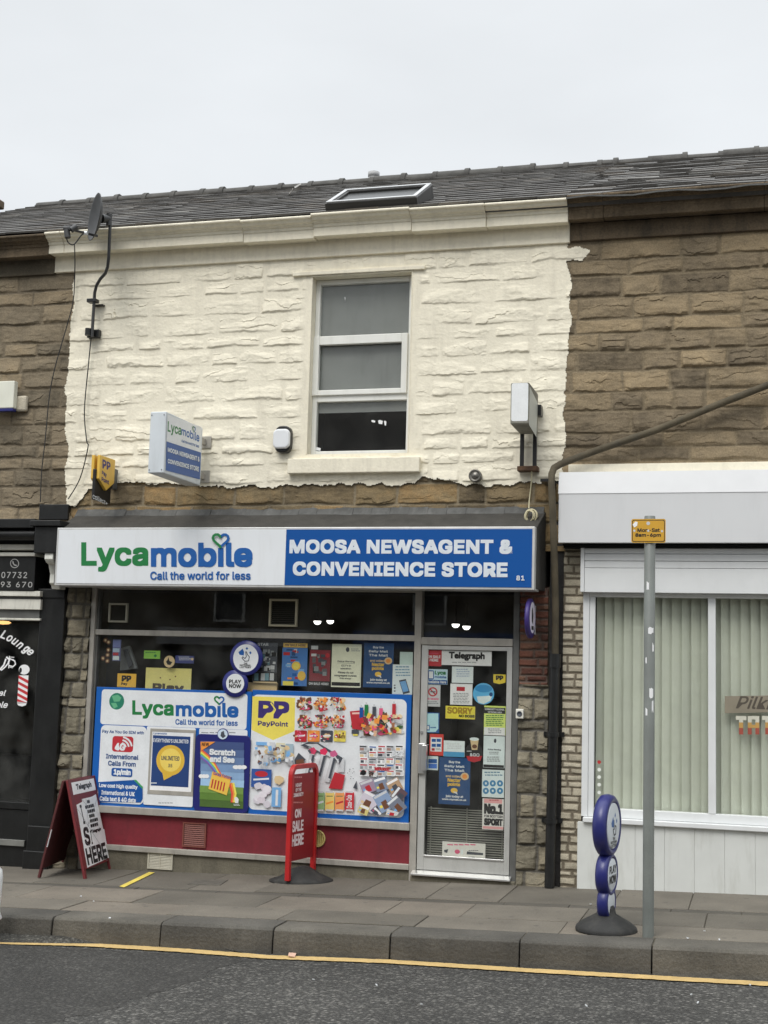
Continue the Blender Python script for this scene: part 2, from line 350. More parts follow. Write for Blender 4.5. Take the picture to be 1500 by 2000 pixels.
# ------------------------------------------------------------------ rough masonry as a relief
def vnoise(x, y, seed):
    R = np.random.RandomState(seed).rand(256, 256)
    xi = np.floor(x).astype(int); yi = np.floor(y).astype(int); fx = x-xi; fy = y-yi
    fx = fx*fx*(3-2*fx); fy = fy*fy*(3-2*fy); g = lambda a, b: R[a % 256, b % 256]
    return (g(xi, yi)*(1-fx)+g(xi+1, yi)*fx)*(1-fy)+(g(xi, yi+1)*(1-fx)+g(xi+1, yi+1)*fx)*fy
def fbm(x, y, seed, o=4):
    a, t, n = .5, 0, 0
    for i in range(o): t = t+a*vnoise(x*2**i, y*2**i, seed+i); n += a; a *= .5
    return t/n
def relief(x0, x1, z0, z1, res, ch, ln, amp, joint, jd, seed, ledge=.03, wob=.008, rough_=.011, facet=1.0):
    nx = max(3, int((x1-x0)/res)+1); nz = max(3, int((z1-z0)/res)+1)
    X, Z = np.meshgrid(np.linspace(x0, x1, nx), np.linspace(z0, z1, nz))
    rr = random.Random(seed)
    zz = Z+wob*2*(fbm(X*3, Z*3, seed)-.5); xx = X+wob*2*(fbm(X*4, Z*4, seed+9)-.5)
    b = [z0-rr.uniform(0, ch[0])]
    while b[-1] < z1+.1: b.append(b[-1]+rr.uniform(*ch)*(1.0 if rr.random() < .8 else rr.uniform(.62, .8)))
    b = np.array(b); ci = np.clip(np.searchsorted(b, zz)-1, 0, len(b)-2)
    H = np.zeros_like(X); T = np.zeros_like(X); J = np.zeros_like(X)
    big = fbm(X*2.2, Z*3.5, seed+20); med = fbm(X*7, Z*12, seed+30, 4); small = fbm(X*22, Z*30, seed+40, 3); brk = fbm(X*4.2, Z*8, seed+50, 3); chis = fbm(X*9, Z*34, seed+60, 3)
    for k in range(len(b)-1):
        mk = ci == k
        if not mk.any(): continue
        c = [x0-rr.uniform(.02, ln[1])]
        while c[-1] < x1+.1: c.append(c[-1]+rr.uniform(*ln))
        c = np.array(c); x = xx[mk]; z = zz[mk]
        si = np.clip(np.searchsorted(c, x)-1, 0, len(c)-2)
        d = np.minimum(np.minimum(x-c[si], c[si+1]-x), np.minimum(z-b[k], b[k+1]-z))
        rs = np.array([[rr.random() for _ in range(4)] for _ in range(len(c))])
        dxx = np.minimum(x-c[si], c[si+1]-x); zlo_ = z-b[k]; zhi_ = b[k+1]-z; zr = zlo_/(b[k+1]-b[k])
        rag = .02*(brk[mk]-.5)+.012*(small[mk]-.5)
        e = np.clip((d+rag*.6-joint/2)/.010, 0, 1)
        side = np.clip((dxx+rag-joint/2)/.05, 0, 1); side = side*side*(3-2*side)
        bot = np.clip((zlo_+rag-joint/2)/(.014+.03*rs[si, 1]), 0, 1); bot = bot*bot*(3-2*bot)
        top = np.clip((zhi_+rag-joint/2)/.06, 0, 1)
        K = 6; pr = np.array([[(rr.uniform(.006, .030), rr.uniform(-.10, .10), rr.uniform(-.34, .10)) for _ in range(K)]+[(rr.uniform(.0, .012), rr.uniform(-.05, .05), rr.uniform(.35, .9)) for _ in range(2)] for _ in range(len(c))])
        u_ = x-(c[si]+c[si+1])/2+.05*(med[mk]-.5)+.02*(small[mk]-.5); v_ = z-(b[k]+b[k+1])/2+.06*(brk[mk]-.5)+.025*(small[mk]-.5)
        fac = np.full(x.shape, 1.0)
        for kk in range(K+2):
            off_ = v_ if kk < K else v_+(b[k+1]-b[k])*.5
            fac = np.minimum(fac, pr[si, kk, 0]+pr[si, kk, 1]*u_+pr[si, kk, 2]*off_)
        belly = np.clip(side*2, 0, 1)*np.clip(bot*1.5, 0, 1)*top*np.clip(fac+.006, 0, .05)*55*facet+(1-facet)*side*bot*top*(.35+.9*(1-zr)*rs[si, 2]+.3*rs[si, 3])*(.55+.9*med[mk])
        ph = z*(6+5*rs[si, 1])+2.4*big[mk]+1.0*(med[mk]-.5)+.35*(small[mk]-.5)+9*rs[si, 0]
        saw = 1-(ph-np.floor(ph)); msk = np.clip((brk[mk]-.54+.2*rs[si, 3])*5, 0, 1)
        h = jd*(e-1)+amp*belly+ledge*np.minimum(side, np.minimum(bot, top))*saw*msk*(.3+.7*rs[si, 3])+rough_*((small[mk]-.5)*(.4+.6*e)+.8*(chis[mk]-.5))
        H[mk] = h; T[mk] = .14+.72*rs[si, 0]; J[mk] = 1-e
    return X, Z, H, T, J
def relief_mesh(name, fld, keep, Y, mat, parent, smooth=False, hmul=1.0):
    X, Z, H, T, J = fld
    idx = -np.ones(X.shape, int); r, c = np.nonzero(keep)
    for a, b in ((0, 0), (0, 1), (1, 0), (1, 1)): idx[r+a, c+b] = 0
    us = idx >= 0; n = int(us.sum()); idx[us] = np.arange(n)
    co = np.stack([X[us], Y-hmul*H[us], Z[us]], 1)
    q = np.stack([idx[r, c], idx[r, c+1], idx[r+1, c+1], idx[r+1, c]], 1)
    me = bpy.data.meshes.new(name); me.vertices.add(n); me.vertices.foreach_set('co', co.astype('f').ravel())
    me.loops.add(4*len(q)); me.loops.foreach_set('vertex_index', q.astype('i').ravel())
    me.polygons.add(len(q)); me.polygons.foreach_set('loop_start', np.arange(0, 4*len(q), 4, dtype='i'))
    me.update(calc_edges=True)
    me.polygons.foreach_set('use_smooth', [smooth]*len(q))
    for nm, A in (('tone', T), ('mortar', J)):
        at = me.attributes.new(nm, 'FLOAT', 'POINT'); at.data.foreach_set('value', A[us].astype('f'))
    me.materials.append(mat); me.validate()
    return link(name, me, parent)

# ================================================================== THE TERRACE
def fz(px, py, Y=0.0): return F(px, py, Y).z
def fx(px, py, Y=0.0): return F(px, py, Y).x
XMIN, XMAX = -6.2, 6.6
cream = (229, 222, 202)
PAINT = M("cream masonry paint", lin(*cream, .92), rough=.75, var=.05, scale=1.5, bump=.0025, bscale=45, fine=.04, fscale=25, stain=.32, dirtcol=(.38, .34, .27))
SOOT = M("soot blackened stone", lin(88, 76, 60, .8), rough=.95, var=.45, scale=2.2, bump=.01, bscale=30, fine=.2, fscale=60, stain=.8, dirtcol=(.03, .027, .022))
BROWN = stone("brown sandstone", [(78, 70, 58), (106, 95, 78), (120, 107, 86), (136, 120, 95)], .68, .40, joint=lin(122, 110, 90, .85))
BROWN_L = stone("greyer brown sandstone", [(80, 74, 63), (104, 95, 80), (117, 106, 88), (130, 116, 94)], .70, .40, joint=lin(112, 102, 86, .85))  # slightly greyer stone colours for the barber wall
BAND = stone("bare sandstone under the paint edge", [(76, 68, 56), (104, 92, 72), (120, 105, 79), (138, 113, 78)], .76, .55, joint=lin(118, 108, 90, .7))
PIER = stone("grey brown quoin stone", [(72, 68, 58), (98, 93, 80), (112, 106, 92), (120, 112, 94)], .62, .6, joint=(.14, .13, .112))
REDBRICK = stone("worn red brick", [(62, 40, 34), (86, 54, 45), (100, 64, 52), (96, 76, 62)], .62, .6, joint=(.16, .12, .10))
PALEBRICK = stone("pale grey brick", [(130, 124, 110), (146, 139, 123), (158, 151, 134), (166, 158, 142)], .66, .3, joint=lin(104, 96, 83, .8), bump=.003)
LEAD = M("weathered lead", lin(70, 70, 68, .8), rough=.7, var=.3, scale=6, bump=.004, bscale=14, stain=.5, dirtcol=(.2, .2, .19))
FELT = M("dark roofing felt", lin(60, 58, 54, .9), rough=.95, var=.2, scale=9, fine=.15, fscale=90)
BLACK = M("black gloss paint", (.010, .0105, .0105), rough=.38, var=.3, scale=5, bump=.001, bscale=30, stain=.3, dirtcol=(.04, .04, .038))
BLACKM = M("dark void", (.006, .006, .006), rough=.9)
ALU = M("dull aluminium", lin(158, 154, 146, .8), rough=.42, metal=.25, var=.12, scale=6, fine=.06, stain=.45, dirtcol=(.12, .11, .09))
ALUD = M("dark dirty aluminium", lin(92, 92, 90, .8), rough=.5, metal=.3, var=.2, scale=6, stain=.4)
ALUB = M("bright aluminium", (.72, .72, .71), rough=.28, metal=.8, var=.08)
UPVC = M("white plastic window frame", lin(226, 226, 220, .93), rough=.35, var=.03, stain=.2, dirtcol=(.4, .38, .32))
UPVCR = M("white plastic shopfront", lin(222, 224, 224, 1.0), rough=.4, var=.03, stain=.12, dirtcol=(.4, .4, .37))
GLASS = glass("shop glass", .95, 0, .03)
GLASSC = glass("clean window glass", .96, 0, .01)
RED = M("maroon painted board", lin(110, 30, 40, .85), rough=.6, var=.12, scale=4, fine=.08, fscale=30, stain=.3, dirtcol=(.05, .018, .02))
CONC = M("stained concrete plinth", lin(100, 95, 82, .85), rough=.95, var=.2, scale=3, bump=.006, bscale=35, fine=.12, fscale=80, stain=.6)
SLATES = [M("roof slate %s" % n, c, rough=.65, var=.3, scale=3, bump=.006, bscale=22, fine=.12, fscale=40, spec=.35) for n, c in
          (("grey", (.105, .100, .093)), ("dark", (.085, .080, .074)), ("brownish", (.112, .101, .088)), ("pale", (.150, .143, .13)))]
RIDGE = M("clay ridge", (.072, .069, .063), rough=.85, var=.3, scale=6, bump=.006, bscale=25, fine=.15)

shop = thing("newsagent_shop", "cream painted two-storey newsagent shop with blue panels on its window", "shop building", (fx(600, 1700), 0, gz(fx(600, 1700))))
barber = thing("barber_shop", "bare stone building with a black barber shopfront", "shop building", (fx(0, 1690)-1, 0, gz(fx(0, 1690)-1)))
tattoo = thing("tattoo_shop", "bare stone building with a plain white shopfront and vertical blinds", "shop building", (fx(1400, 1740), 0, gz(3.5)))

# ---- upper walls: one course layout across the terrace, split where the paint ends
zt = fz(608, 503)
zb = fz(600, 1003)
fld = relief(XMIN, XMAX, zb-.35, zt+.02, .0080, (.165, .22), (.24, .72), .020, .012, .007, 11, ledge=.016, wob=.015)
X, Z, H, T, J = fld
Xc = (X[:-1, :-1]+X[1:, 1:])/2; Zc = (Z[:-1, :-1]+Z[1:, 1:])/2
def edge(pts):
    zz = [F(*p).z for p in pts]; xx = [F(*p).x for p in pts]; o = np.argsort(zz)
    return np.interp(Zc, np.array(zz)[o], np.array(xx)[o])
jag = .05*(fbm(Xc*9, Zc*9, 5)-.5)+.03*(fbm(Xc*30, Zc*30, 6)-.5)
jag = jag+.03*(fbm(Xc*0, Zc*5.4, 8, 2)-.5)*2
xl = edge([(147, 515), (142, 600), (134, 720), (130, 860), (131, 985), (136, 1003)])+jag
xr = edge([(1109, 470), (1115, 560), (1112, 690), (1104, 800), (1102, 905), (1102, 960)])+jag
inr = Xc < xr
tongue = ((Xc-fx(1118, 497))/.13)**2+((Zc-fz(1118, 497))/.066)**2 < 1+2.5*(fbm(Xc*22, Zc*22, 9)-.5)
inr = inr | (tongue & (Xc > fx(1095, 497)))
zlow = np.interp(Xc, [fx(p, 945) for p in (131, 150, 175, 215, 300, 440, 560, 640, 806, 830, 880, 960, 1040, 1100)],
                 [fz(p, q) for p, q in ((131, 985), (150, 985), (160, 958), (215, 943), (300, 942), (440, 950), (560, 948), (640, 944), (806, 946), (815, 934), (860, 942), (940, 950), (1040, 940), (1100, 945))])
zlow = zlow+.07*(fbm(Xc*10, Zc*6, 14)-.5)+.03*(fbm(Xc*34, Zc*20, 15)-.5)
win = (fx(611, 720)+.0, fx(802, 600), fz(700, 884), fz(700, 538))   # window opening
WX0, WX1 = fx(611, 560), fx(804, 560); WZ0, WZ1 = fz(700, 886), fz(700, 537)
hole = (Xc > WX0) & (Xc < WX1) & (Zc > WZ0) & (Zc < WZ1)
xpl = fx(128, 1000)
shopm = (Xc > xl) & inr
paint = shopm & (Zc > zlow) & ~hole
band = shopm & (Zc <= zlow)
leftm = Xc <= xl
rightm = (~inr)
# smoother stone surround at the window and in the painted joints
def soft(fl, rect, pad, to):
    Xq, Zq, Hq, Tq, Jq = fl
    dx = np.maximum(np.maximum(rect[0]-Xq, Xq-rect[1]), 0); dz = np.maximum(np.maximum(rect[2]-Zq, Zq-rect[3]), 0)
    f = np.clip(np.hypot(dx, dz)/pad, 0, 1); return (Xq, Zq, Hq*f+to*(1-f), Tq, Jq)
fp = (X, Z, np.logaddexp(H*550, .002*550)/550*.92, T, J)
fp = soft(fp, (WX0-.06, WX1+.06, WZ0-.02, WZ1+.07), .07, .012)
relief_mesh("wall", fp, paint, 0, PAINT, shop, hmul=.55)
relief_mesh("stone_band", fld, band, .018, BAND, shop, hmul=.65)
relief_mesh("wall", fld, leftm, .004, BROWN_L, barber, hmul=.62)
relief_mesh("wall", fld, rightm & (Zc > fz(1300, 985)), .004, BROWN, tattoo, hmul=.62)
# backing so that no light leaks through
bk = MB(); bk.box(XMIN, WX0-.01, .1, .3, 2.95, zt+.5); bk.box(WX1+.01, XMAX, .1, .3, 2.95, zt+.5); bk.box(WX0-.01, WX1+.01, .1, .3, 2.95, WZ0-.005); bk.box(WX0-.01, WX1+.01, .1, .3, WZ1+.005, zt+.5)
bk.build("wall_core", BLACKM, shop)

# ---- window of the upper storey
wd = MB()
for a in ((WX0-.012, WX0, -.012, .30, WZ0, WZ1), (WX1, WX1+.012, -.012, .30, WZ0, WZ1), (WX0-.012, WX1+.012, -.016, .30, WZ1, WZ1+.012)): wd.box(*a)
wd.box(WX0-.2, WX1+.13, -.034, .05, WZ1+.014, WZ1+.05)
wd.build("reveal", PAINT, shop, bevel=.004)
sill = MB(); sill.box(fx(561, 905, -.07), fx(819, 905, -.07), -.07, .12, fz(690, 923, -.07), fz(690, 893.5, -.07))
sill.build("window_sill", PAINT, shop, bevel=.008)
YW = .10
f0, f1 = WX0+.001, WX1-.001
def wz(py): return fz(700, py, YW)
wf = MB(); t = .045
wf.box(f0, f0+t, YW, YW+.07, WZ0, WZ1); wf.box(f1-t, f1, YW, YW+.07, WZ0, WZ1)
for a, b in ((544, 553), (655, 664), (767, 783), (880, 888)): wf.box(f0+t, f1-t, YW+.002, YW+.07, wz(b), wz(a))
win_o = wf.build("window", UPVC, shop, bevel=.005)
sa = MB(); a0, a1, b0, b1 = fx(612, 715, YW), fx(796, 715, YW), wz(771), wz(655); tt = .058; ys = YW-.022
sa.box(a0, a0+tt, ys, YW+.03, b0, b1); sa.box(a1-tt, a1, ys, YW+.03, b0, b1); sa.box(a0+tt, a1-tt, ys+.001, YW+.03, b0, b0+.05); sa.box(a0+tt, a1-tt, ys+.001, YW+.03, b1-.085, b1)
sa.build("sash", UPVC, win_o, bevel=.005)
pn = MB()
for a, b in ((553, 655), (664, 767), (783, 880)): pn.box(f0+t-.004, f1-t+.004, YW+.034, YW+.040, wz(b)-.004, wz(a)+.004)
pn.build("pane", GLASSC, win_o)
bl = MB(); bl.box(f0-.0, f1, YW+.055, YW+.06, wz(803), wz(545)); bl.build("blind", M("grey blind with sky reflection tone", lin(112, 114, 113, .72), rough=.3, var=.12, scale=2.5, stain=.25), win_o)  # blind sheet; its grey also stands in for sky reflected in the panes
dk = MB(); dk.box(f0, f1, .5, .52, WZ0-.1, WZ1); dk.box(f0-.02, f0, .18, .5, WZ0-.1, WZ1); dk.box(f1, f1+.02, .18, .5, WZ0-.1, WZ1); dk.box(f0, f1, .12, .5, WZ0-.12, WZ0-.1); dk.build("room_lining", M("unlit room", (.02, .02, .021), rough=.9), win_o)
g = G(YW+.030, (.36, 500, 280)); wh = ink(220, 222, 218, .8)
for a, b, c, d in ((625, 1500, 648, 1515), (662, 1500, 688, 1524), (694, 1504, 708, 1532), (480, 832, 486, 862), (318, 1648, 352, 1668)):
    g = G(YW+.030, (.36, 500, 280)); g.poly(wh, (a, b+4), (a+(c-a)*.4, b), (c, b+6), (c-3, d), (a+4, d-3)); g.build("sticker_remnant", win_o)


# ---- cornice and frieze in stone lengths
zc = {k: fz(608, v, Y) for k, v, Y in (("a", 416, -.27), ("b", 423, -.27), ("c", 438, -.20), ("d", 446, -.175), ("e", 464, -.165), ("f", 503, -.035))}
def cornice(name, xs, mat, parent, seed, drop=0.0, fmat=None):
    rr = random.Random(seed); mb = MB(); fr = MB()
    for a, b in zip(xs, xs[1:]):
        dy, dz = rr.uniform(-.012, .012), rr.uniform(-.008, .008)-drop
        pr = [(-.02, zc["a"]+.0), (-.27, zc["a"]-.012), (-.275, zc["a"]-.022), (-.272, zc["b"]), (-.25, zc["b"]-.006), (-.235, zc["b"]-.03), (-.205, zc["c"]+.012), (-.20, zc["c"]), (-.18, zc["c"]-.006), (-.175, zc["d"]), (-.165, zc["d"]-.003), (-.165, zc["e"]), (-.035, zc["e"]+.008), (.0, zc["e"]+.008)]
        mb.prism([(a+.0015, y+dy, z+dz) for y, z in pr], (b-a-.003, 0, 0))
        pass
    fr.box(xs[0]+.001, xs[-1]-.001, -.035, .1, zc["f"]-drop, zc["e"]+.02)
    mb.build(name, mat, parent, bevel=.004); fr.build("frieze", fmat or mat, parent, bevel=.006)
XL, XR = fx(124, 500, -.17), fx(1108, 405, -.22)
XLc = fx(88, 470, -.25)
cornice("cornice", [XLc, XL, fx(470, 430, -.25), fx(608, 430, -.25), fx(800, 420, -.25), fx(946, 410, -.25), XR], PAINT, shop, 3)
cornice("cornice", [XMIN, -5.1, -4.2, XLc], SOOT, barber, 4, .012, BROWN_L)
cornice("cornice", [XR, fx(1176, 400, -.25), fx(1493, 370, -.25), fx(1493, 370, -.25)+1.4, XMAX], SOOT, tattoo, 5, -.012, SOOT)
ld = MB()
for i in range(24):
    a = XR+(XMAX-XR)*i/24; b = XR+(XMAX-XR)*(i+1)/24; q = .012*math.sin(i*1.7); q2 = .012*math.sin((i+1)*1.7)
    ld.hexa([(a, -.31, zc["a"]-.03+q), (b, -.31, zc["a"]-.03+q2), (b, .0, zc["a"]+.08+q2), (a, .0, zc["a"]+.08+q)], [(a, -.31, zc["a"]-.045+q), (b, -.31, zc["a"]-.045+q2), (b, .0, zc["a"]+.05+q2), (a, .0, zc["a"]+.05+q)])
ld.build("gutter_lining", LEAD, tattoo)

# ---- roofs
YR = 4.3; ZE = zc["a"]-.01; YE = -.23
ZR = fz(500, 374, YR)
SL = math.hypot(YR-YE, ZR-ZE); RS = Vector((0, (YR-YE)/SL, (ZR-ZE)/SL)); RN = Vector((0, -RS.z, RS.y))
def rp(x, s, h=0.0): return Vector((x, YE, ZE))+RS*s+RN*h
def roof(parent, x0, x1, seed, wr, e, rough):
    rr = random.Random(seed); mb = MB(); i = 0; s = 0.0
    while s < SL-.02:
        x = x0-rr.uniform(0, wr[0]) if i % 2 else x0-rr.uniform(wr[0]*.4, wr[0])
        ee = e*rr.uniform(.93, 1.07) if rough else e
        while x < x1:
            wdt = rr.uniform(*wr); a, b = max(x, x0)+.002, min(x+wdt, x1)-.002
            if b-a > .03:
                l0 = .036+rr.uniform(-.002, .003)*(1+5*rough); th = .017+rr.uniform(0, .005)*(1+2*rough); ds = rr.uniform(-.005, .005)*(1+3.5*rough)
                tl = rr.uniform(-.0015, .0015)*(1+6*rough); up = min(s+2.1*ee, SL)
                mb.hexa([rp(a, s+ds, l0+tl), rp(b, s+ds-tl, l0-tl), rp(b, up, .012), rp(a, up, .012)],
                        [rp(a, s+ds, l0+tl-th), rp(b, s+ds-tl, l0-tl-th), rp(b, up, -.004), rp(a, up, -.004)], rr.choices([0, 1, 2, 3], [6, 4, 2, .4+1.2*rough])[0])
            x += wdt
        s += ee; i += 1
    mb.hexa([rp(x0, 0, 0), rp(x1, 0, 0), rp(x1, SL, 0), rp(x0, SL, 0)], [rp(x0, 0, -.08), rp(x1, 0, -.08), rp(x1, SL, -.08), rp(x0, SL, -.08)], 1)
    # back slope
    zb_ = ZR-(ZR-ZE); mb.hexa([(x0, YR+.01, ZR-.02), (x1, YR+.01, ZR-.02), (x1, YR+4.6, zb_), (x0, YR+4.6, zb_)], [(x0, YR+.01, ZR-.12), (x1, YR+.01, ZR-.12), (x1, YR+4.6, zb_-.1), (x0, YR+4.6, zb_-.1)], 1)
    r = mb.build("roof", SLATES, parent)
    rg = MB(); x = x0; L_ = .42
    while x < x1-.05:
        b = min(x+L_, x1); dz = rr.uniform(-.012, .012)*(1+rough); seg = 8
        for aa, bb_, R, k in ((x, b-.05, .105, 0), (b-.06, b, .122, 1)):
            rg.tube([(aa, YR, ZR-.035+dz), (bb_, YR, ZR-.035+dz+rr.uniform(-.004, .004))], R, 12, 0)
        x = b
    rg.build("ridge", RIDGE, r)
    return r
XRr = fx(1108, 385, -.2)
roof_b = roof(barber, XMIN, XLc, 21, (.28, .34), .27, 0)
roof_s = roof(shop, XLc, XRr, 22, (.28, .34), .27, .05)
roof_t = roof(tattoo, XRr, XMAX, 23, (.28, .62), .27, .5)

# skylight: raised frame on the slope
def roofpt(px, py, h=.0): return on_plane(px, py, rp(0, 0, h), RN)
def rs(px, py, h=0.0):
    q = roofpt(px, py, h); return q.x, (q-Vector((q.x, YE, ZE))).dot(RS)
_b = roofpt(814, 385, .10); kx1 = _b.x; kx0 = on_plane(634, 396, _b, Vector((0, 1, 0))).x
_t = FX(845, 359.5, kx1)
kB, kT = Vector((0, _b.y, _b.z)), Vector((0, _t.y, _t.z)); kd = kT-kB; kn = Vector((0, -kd.z, kd.y)).normalized()
def kp(x, t, h=0.0): return Vector((x, 0, 0))+kB+kd*t+kn*h
def kbox(mb, x0, x1, t0, t1, h0, h1): mb.hexa([kp(x0, t0, h1), kp(x1, t0, h1), kp(x1, t1, h1), kp(x0, t1, h1)], [kp(x0, t0, h0), kp(x1, t0, h0), kp(x1, t1, h0), kp(x0, t1, h0)])
FR = M("dark coated skylight frame", (.035, .033, .03), rough=.45)
ft = .07/kd.length; fw = .07; sk = MB()
kbox(sk, kx0, kx1, 0, ft, -.16, 0); kbox(sk, kx0, kx1, 1-ft, 1, -.4, 0); kbox(sk, kx0, kx0+fw, ft, 1-ft, -.22, 0); kbox(sk, kx1-fw, kx1, ft, 1-ft, -.22, 0)
sko = sk.build("skylight", FR, shop, bevel=.006)
tr_ = MB(); kbox(tr_, kx0+.01, kx1-.01, .012, ft*.8, .002, .014); kbox(tr_, kx0+.01, kx1-.01, 1-ft*.8, 1-.012, .002, .014); kbox(tr_, kx1-.05, kx1-.01, ft*.82, 1-ft*.82, .002, .012); kbox(tr_, kx0+.01, kx0+.05, ft*.82, 1-ft*.82, .002, .012)
tr_.build("trim", M("pale skylight trim", (.50, .50, .50), rough=.3, metal=.4), sko)
gp = MB(); kbox(gp, kx0+fw, kx1-fw, ft, 1-ft, -.035, -.025); gp.build("pane", M("skylight glass", (.05, .052, .052), rough=.35, spec=.25, var=.05), sko)
# soil vent pipe behind the ridge, and a stray aerial bracket
vx = fx(730, 345, 4.7)
vp = MB(); vz = fz(730, 337, 4.7); vp.lathe([(.055, ZR-.4), (.055, vz-.16), (.075, vz-.155), (.078, vz-.08), (.06, vz-.07), (.078, vz-.06), (.078, vz), (.05, vz), (.0, vz-.01)], (vx, 4.7, 0)); vp.build("vent_pipe", M("grey plastic pipe", (.36, .36, .36), rough=.5, stain=.3), shop)
hk = MB(); hk.tube([roofpt(566, 378, .05), roofpt(574, 367, .16), roofpt(587, 360, .06)], .010, 6); hk.build("roof_hook", ALU, shop)
# chimney of the barber shop
ch = MB(); cx = fx(12, 380, 4.55)-.05; cz0, cz1 = ZR-.5, fz(5, 343, 3.7)
ch.box(cx-1.1, cx, 3.7, 4.5, cz0, cz1-.16); ch.box(cx-1.15, cx+.04, 3.65, 4.55, cz1-.16, cz1-.04); ch.box(cx-1.05, cx-.05, 3.75, 4.45, cz1-.04, cz1+.03)
ch.build("chimney", SOOT, roof_b, bevel=.02)
# gable ends and rear
gb = MB()
gb.box(XMIN+.02, XMAX-.02, 8.6, 8.8, -.4, ZE-.1)
for x in (XMIN, XMAX-.2): gb.prism([(x, .1, -.4), (x, 8.8, -.4), (x, 8.8, ZE-.12), (x, YR, ZR-.12), (x, .1, ZE-.1)], (.2, 0, 0))
gb.build("gable_wall", SOOT, barber)

# ================================================================== NEWSAGENT SHOPFRONT
YG, YF = .075, .02
def sz(py, px=500): return fz(px, py, YF)
zSIGNB = fz(560, 1147, -.35)
sx0 = fx(176, 1240, YF)          # left post outer
# lead flashing and felt canopy over the sign
zc0 = fz(560, 1002, -.03); zs0 = fz(560, 1030, -.33)
fl = MB(); n = 26; xa, xb = fx(150, 1000), fx(1063, 1000); rr = random.Random(5)
for i in range(n):
    a = xa+(xb-xa)*i/n; b = xa+(xb-xa)*(i+1)/n; d = rr.uniform(-.012, .012); up = .052+rr.uniform(-.004, .006)
    fl.hexa([(a, -.045, zc0-.03+d), (b-.002, -.045, zc0-.03+d*.5), (b-.002, .02, zc0+up), (a, .02, zc0+up)], [(a, -.03, zc0-.035+d), (b-.002, -.03, zc0-.035+d*.5), (b-.002, .04, zc0+up), (a, .04, zc0+up)])
fl.build("lead_flashing", LEAD, shop)
ca = MB(); x0, x1 = fx(111, 1028, -.33), fx(1049, 1031, -.33); xt0, xt1 = fx(152, 992), fx(1066, 1005)
ca.add([(x0, -.33, zs0), (x1, -.33, zs0), (xt1, .0, zc0), (xt0, .0, zc0), (x0, -.33, zSIGNB+.01), (x1, -.33, zSIGNB+.01), (xt1, .0, zSIGNB+.01), (xt0-.02, .0, zSIGNB+.01)],
       [(0, 1, 2, 3), (7, 6, 5, 4), (0, 4, 5, 1), (1, 5, 6, 2), (2, 6, 7, 3), (3, 7, 4, 0)])
ca.box(xt0, xt1, .001, .35, zSIGNB+.012, zc0-.01)
ca.build("canopy", FELT, shop, bevel=.004)

# piers
def pier(name, pxs, pys, mat, seed, ch, ln, Y=0.0, amp=.03, ledge=.012, zlo=None, zhi=None):
    a0 = fx(*pxs[0]); a1 = fx(*pxs[1]); z1 = zhi if zhi is not None else fz(*pys[0]); z0 = zlo if zlo is not None else fz(*pys[1])
    f = relief(a0, a1, z0, z1, .009, ch, ln, amp*.6, .012, .010, seed, ledge)
    o = relief_mesh(name, f, np.ones((f[0].shape[0]-1, f[0].shape[1]-1), bool), Y, mat, shop)
    return o, a0, a1, z0, z1
gl = gz(fx(130, 1650))
o, a0, a1, z0, z1 = pier("stone_pier", ((126, 1300), (171, 1300)), None, PIER, 31, (.13, .26), (.10, .24), 0, zlo=gl-.03, zhi=zSIGNB+.05)
bk = MB(); bk.box(a0-.0, a1, .0395, .4, gl-.03, zSIGNB+.05); bk.build("pier_core", PIER, shop); bk = MB()
PLX0, PLX1 = a0, a1
zq = fz(1040, 1337)
o, a0, a1, z0, z1 = pier("stone_pier", ((1011, 1500), (1069, 1500)), None, PIER, 35, (.09, .24), (.13, .3), 0, amp=.03, zlo=gz(1.6)-.03, zhi=zq)
bk.box(a0, a1, .0395, .4, gz(1.6)-.03, zSIGNB+.05)
RPX0, RPX1 = a0, a1
pier("brick_pier", ((1014, 1300), (1069, 1300)), None, REDBRICK, 37, (.070, .078), (.18, .23), .01, amp=.012, ledge=.006, zlo=zq+.002, zhi=zSIGNB+.05)
bk.build("pier_core", PIER, shop)

# aluminium framing of the window
zTR0, zTR1 = sz(1246), sz(1235)
zSI0, zSI1 = sz(1604), sz(1590)
zRB, zRB2 = sz(1668), sz(1679)
px_ = lambda p, q, Y=YF: fx(p, q, Y)
pa0, pa1 = px_(806, 1400), px_(819, 1400)     # post between window and door
fm = MB()
fm.box(sx0, sx0+.05, YF-.012, .12, gl-.02, zSIGNB+.04)
fm.box(pa0, pa1, YF-.008, .12, gz(1)-.03, zSIGNB+.04)
fm.box(sx0+.05, pa0, YF, .11, zTR0, zTR1)
fm.box(sx0+.05, pa0, YF+.004, .11, zSIGNB-.01, zSIGNB+.04)
fm.box(sx0+.05, pa0, YF-.035, .13, zSI0, zSI1)
fm.box(sx0+.05, pa0, YF-.02, .13, zRB2, zRB)
swin = fm.build("shop_window", ALU, shop, bevel=.004)
st = MB(); st.box(sx0+.05, sx0+.075, YF+.02, .1, gl, zSIGNB); st.build("post_strip", ALUD, swin)
p1 = MB(); p1.box(sx0+.076, pa0, YG, YG+.008, zTR1, zSIGNB); p1.build("transom_pane", GLASS, swin)
p1 = MB(); p1.box(sx0+.076, pa0, YG, YG+.008, zSI1, zTR0); p1.build("pane", GLASS, swin)
rd = MB(); rd.box(sx0+.05, pa0, YF+.012, .14, zRB, zSI0); rd.build("stall_riser", RED, shop)
pl = MB(); xx = np.linspace(sx0-.02, pa1+.02, 10)
pl.box(sx0-.02, pa0, YF+.005, .3, gz(-3)-.06, zRB2); pl.build("plinth", CONC, shop, bevel=.008)
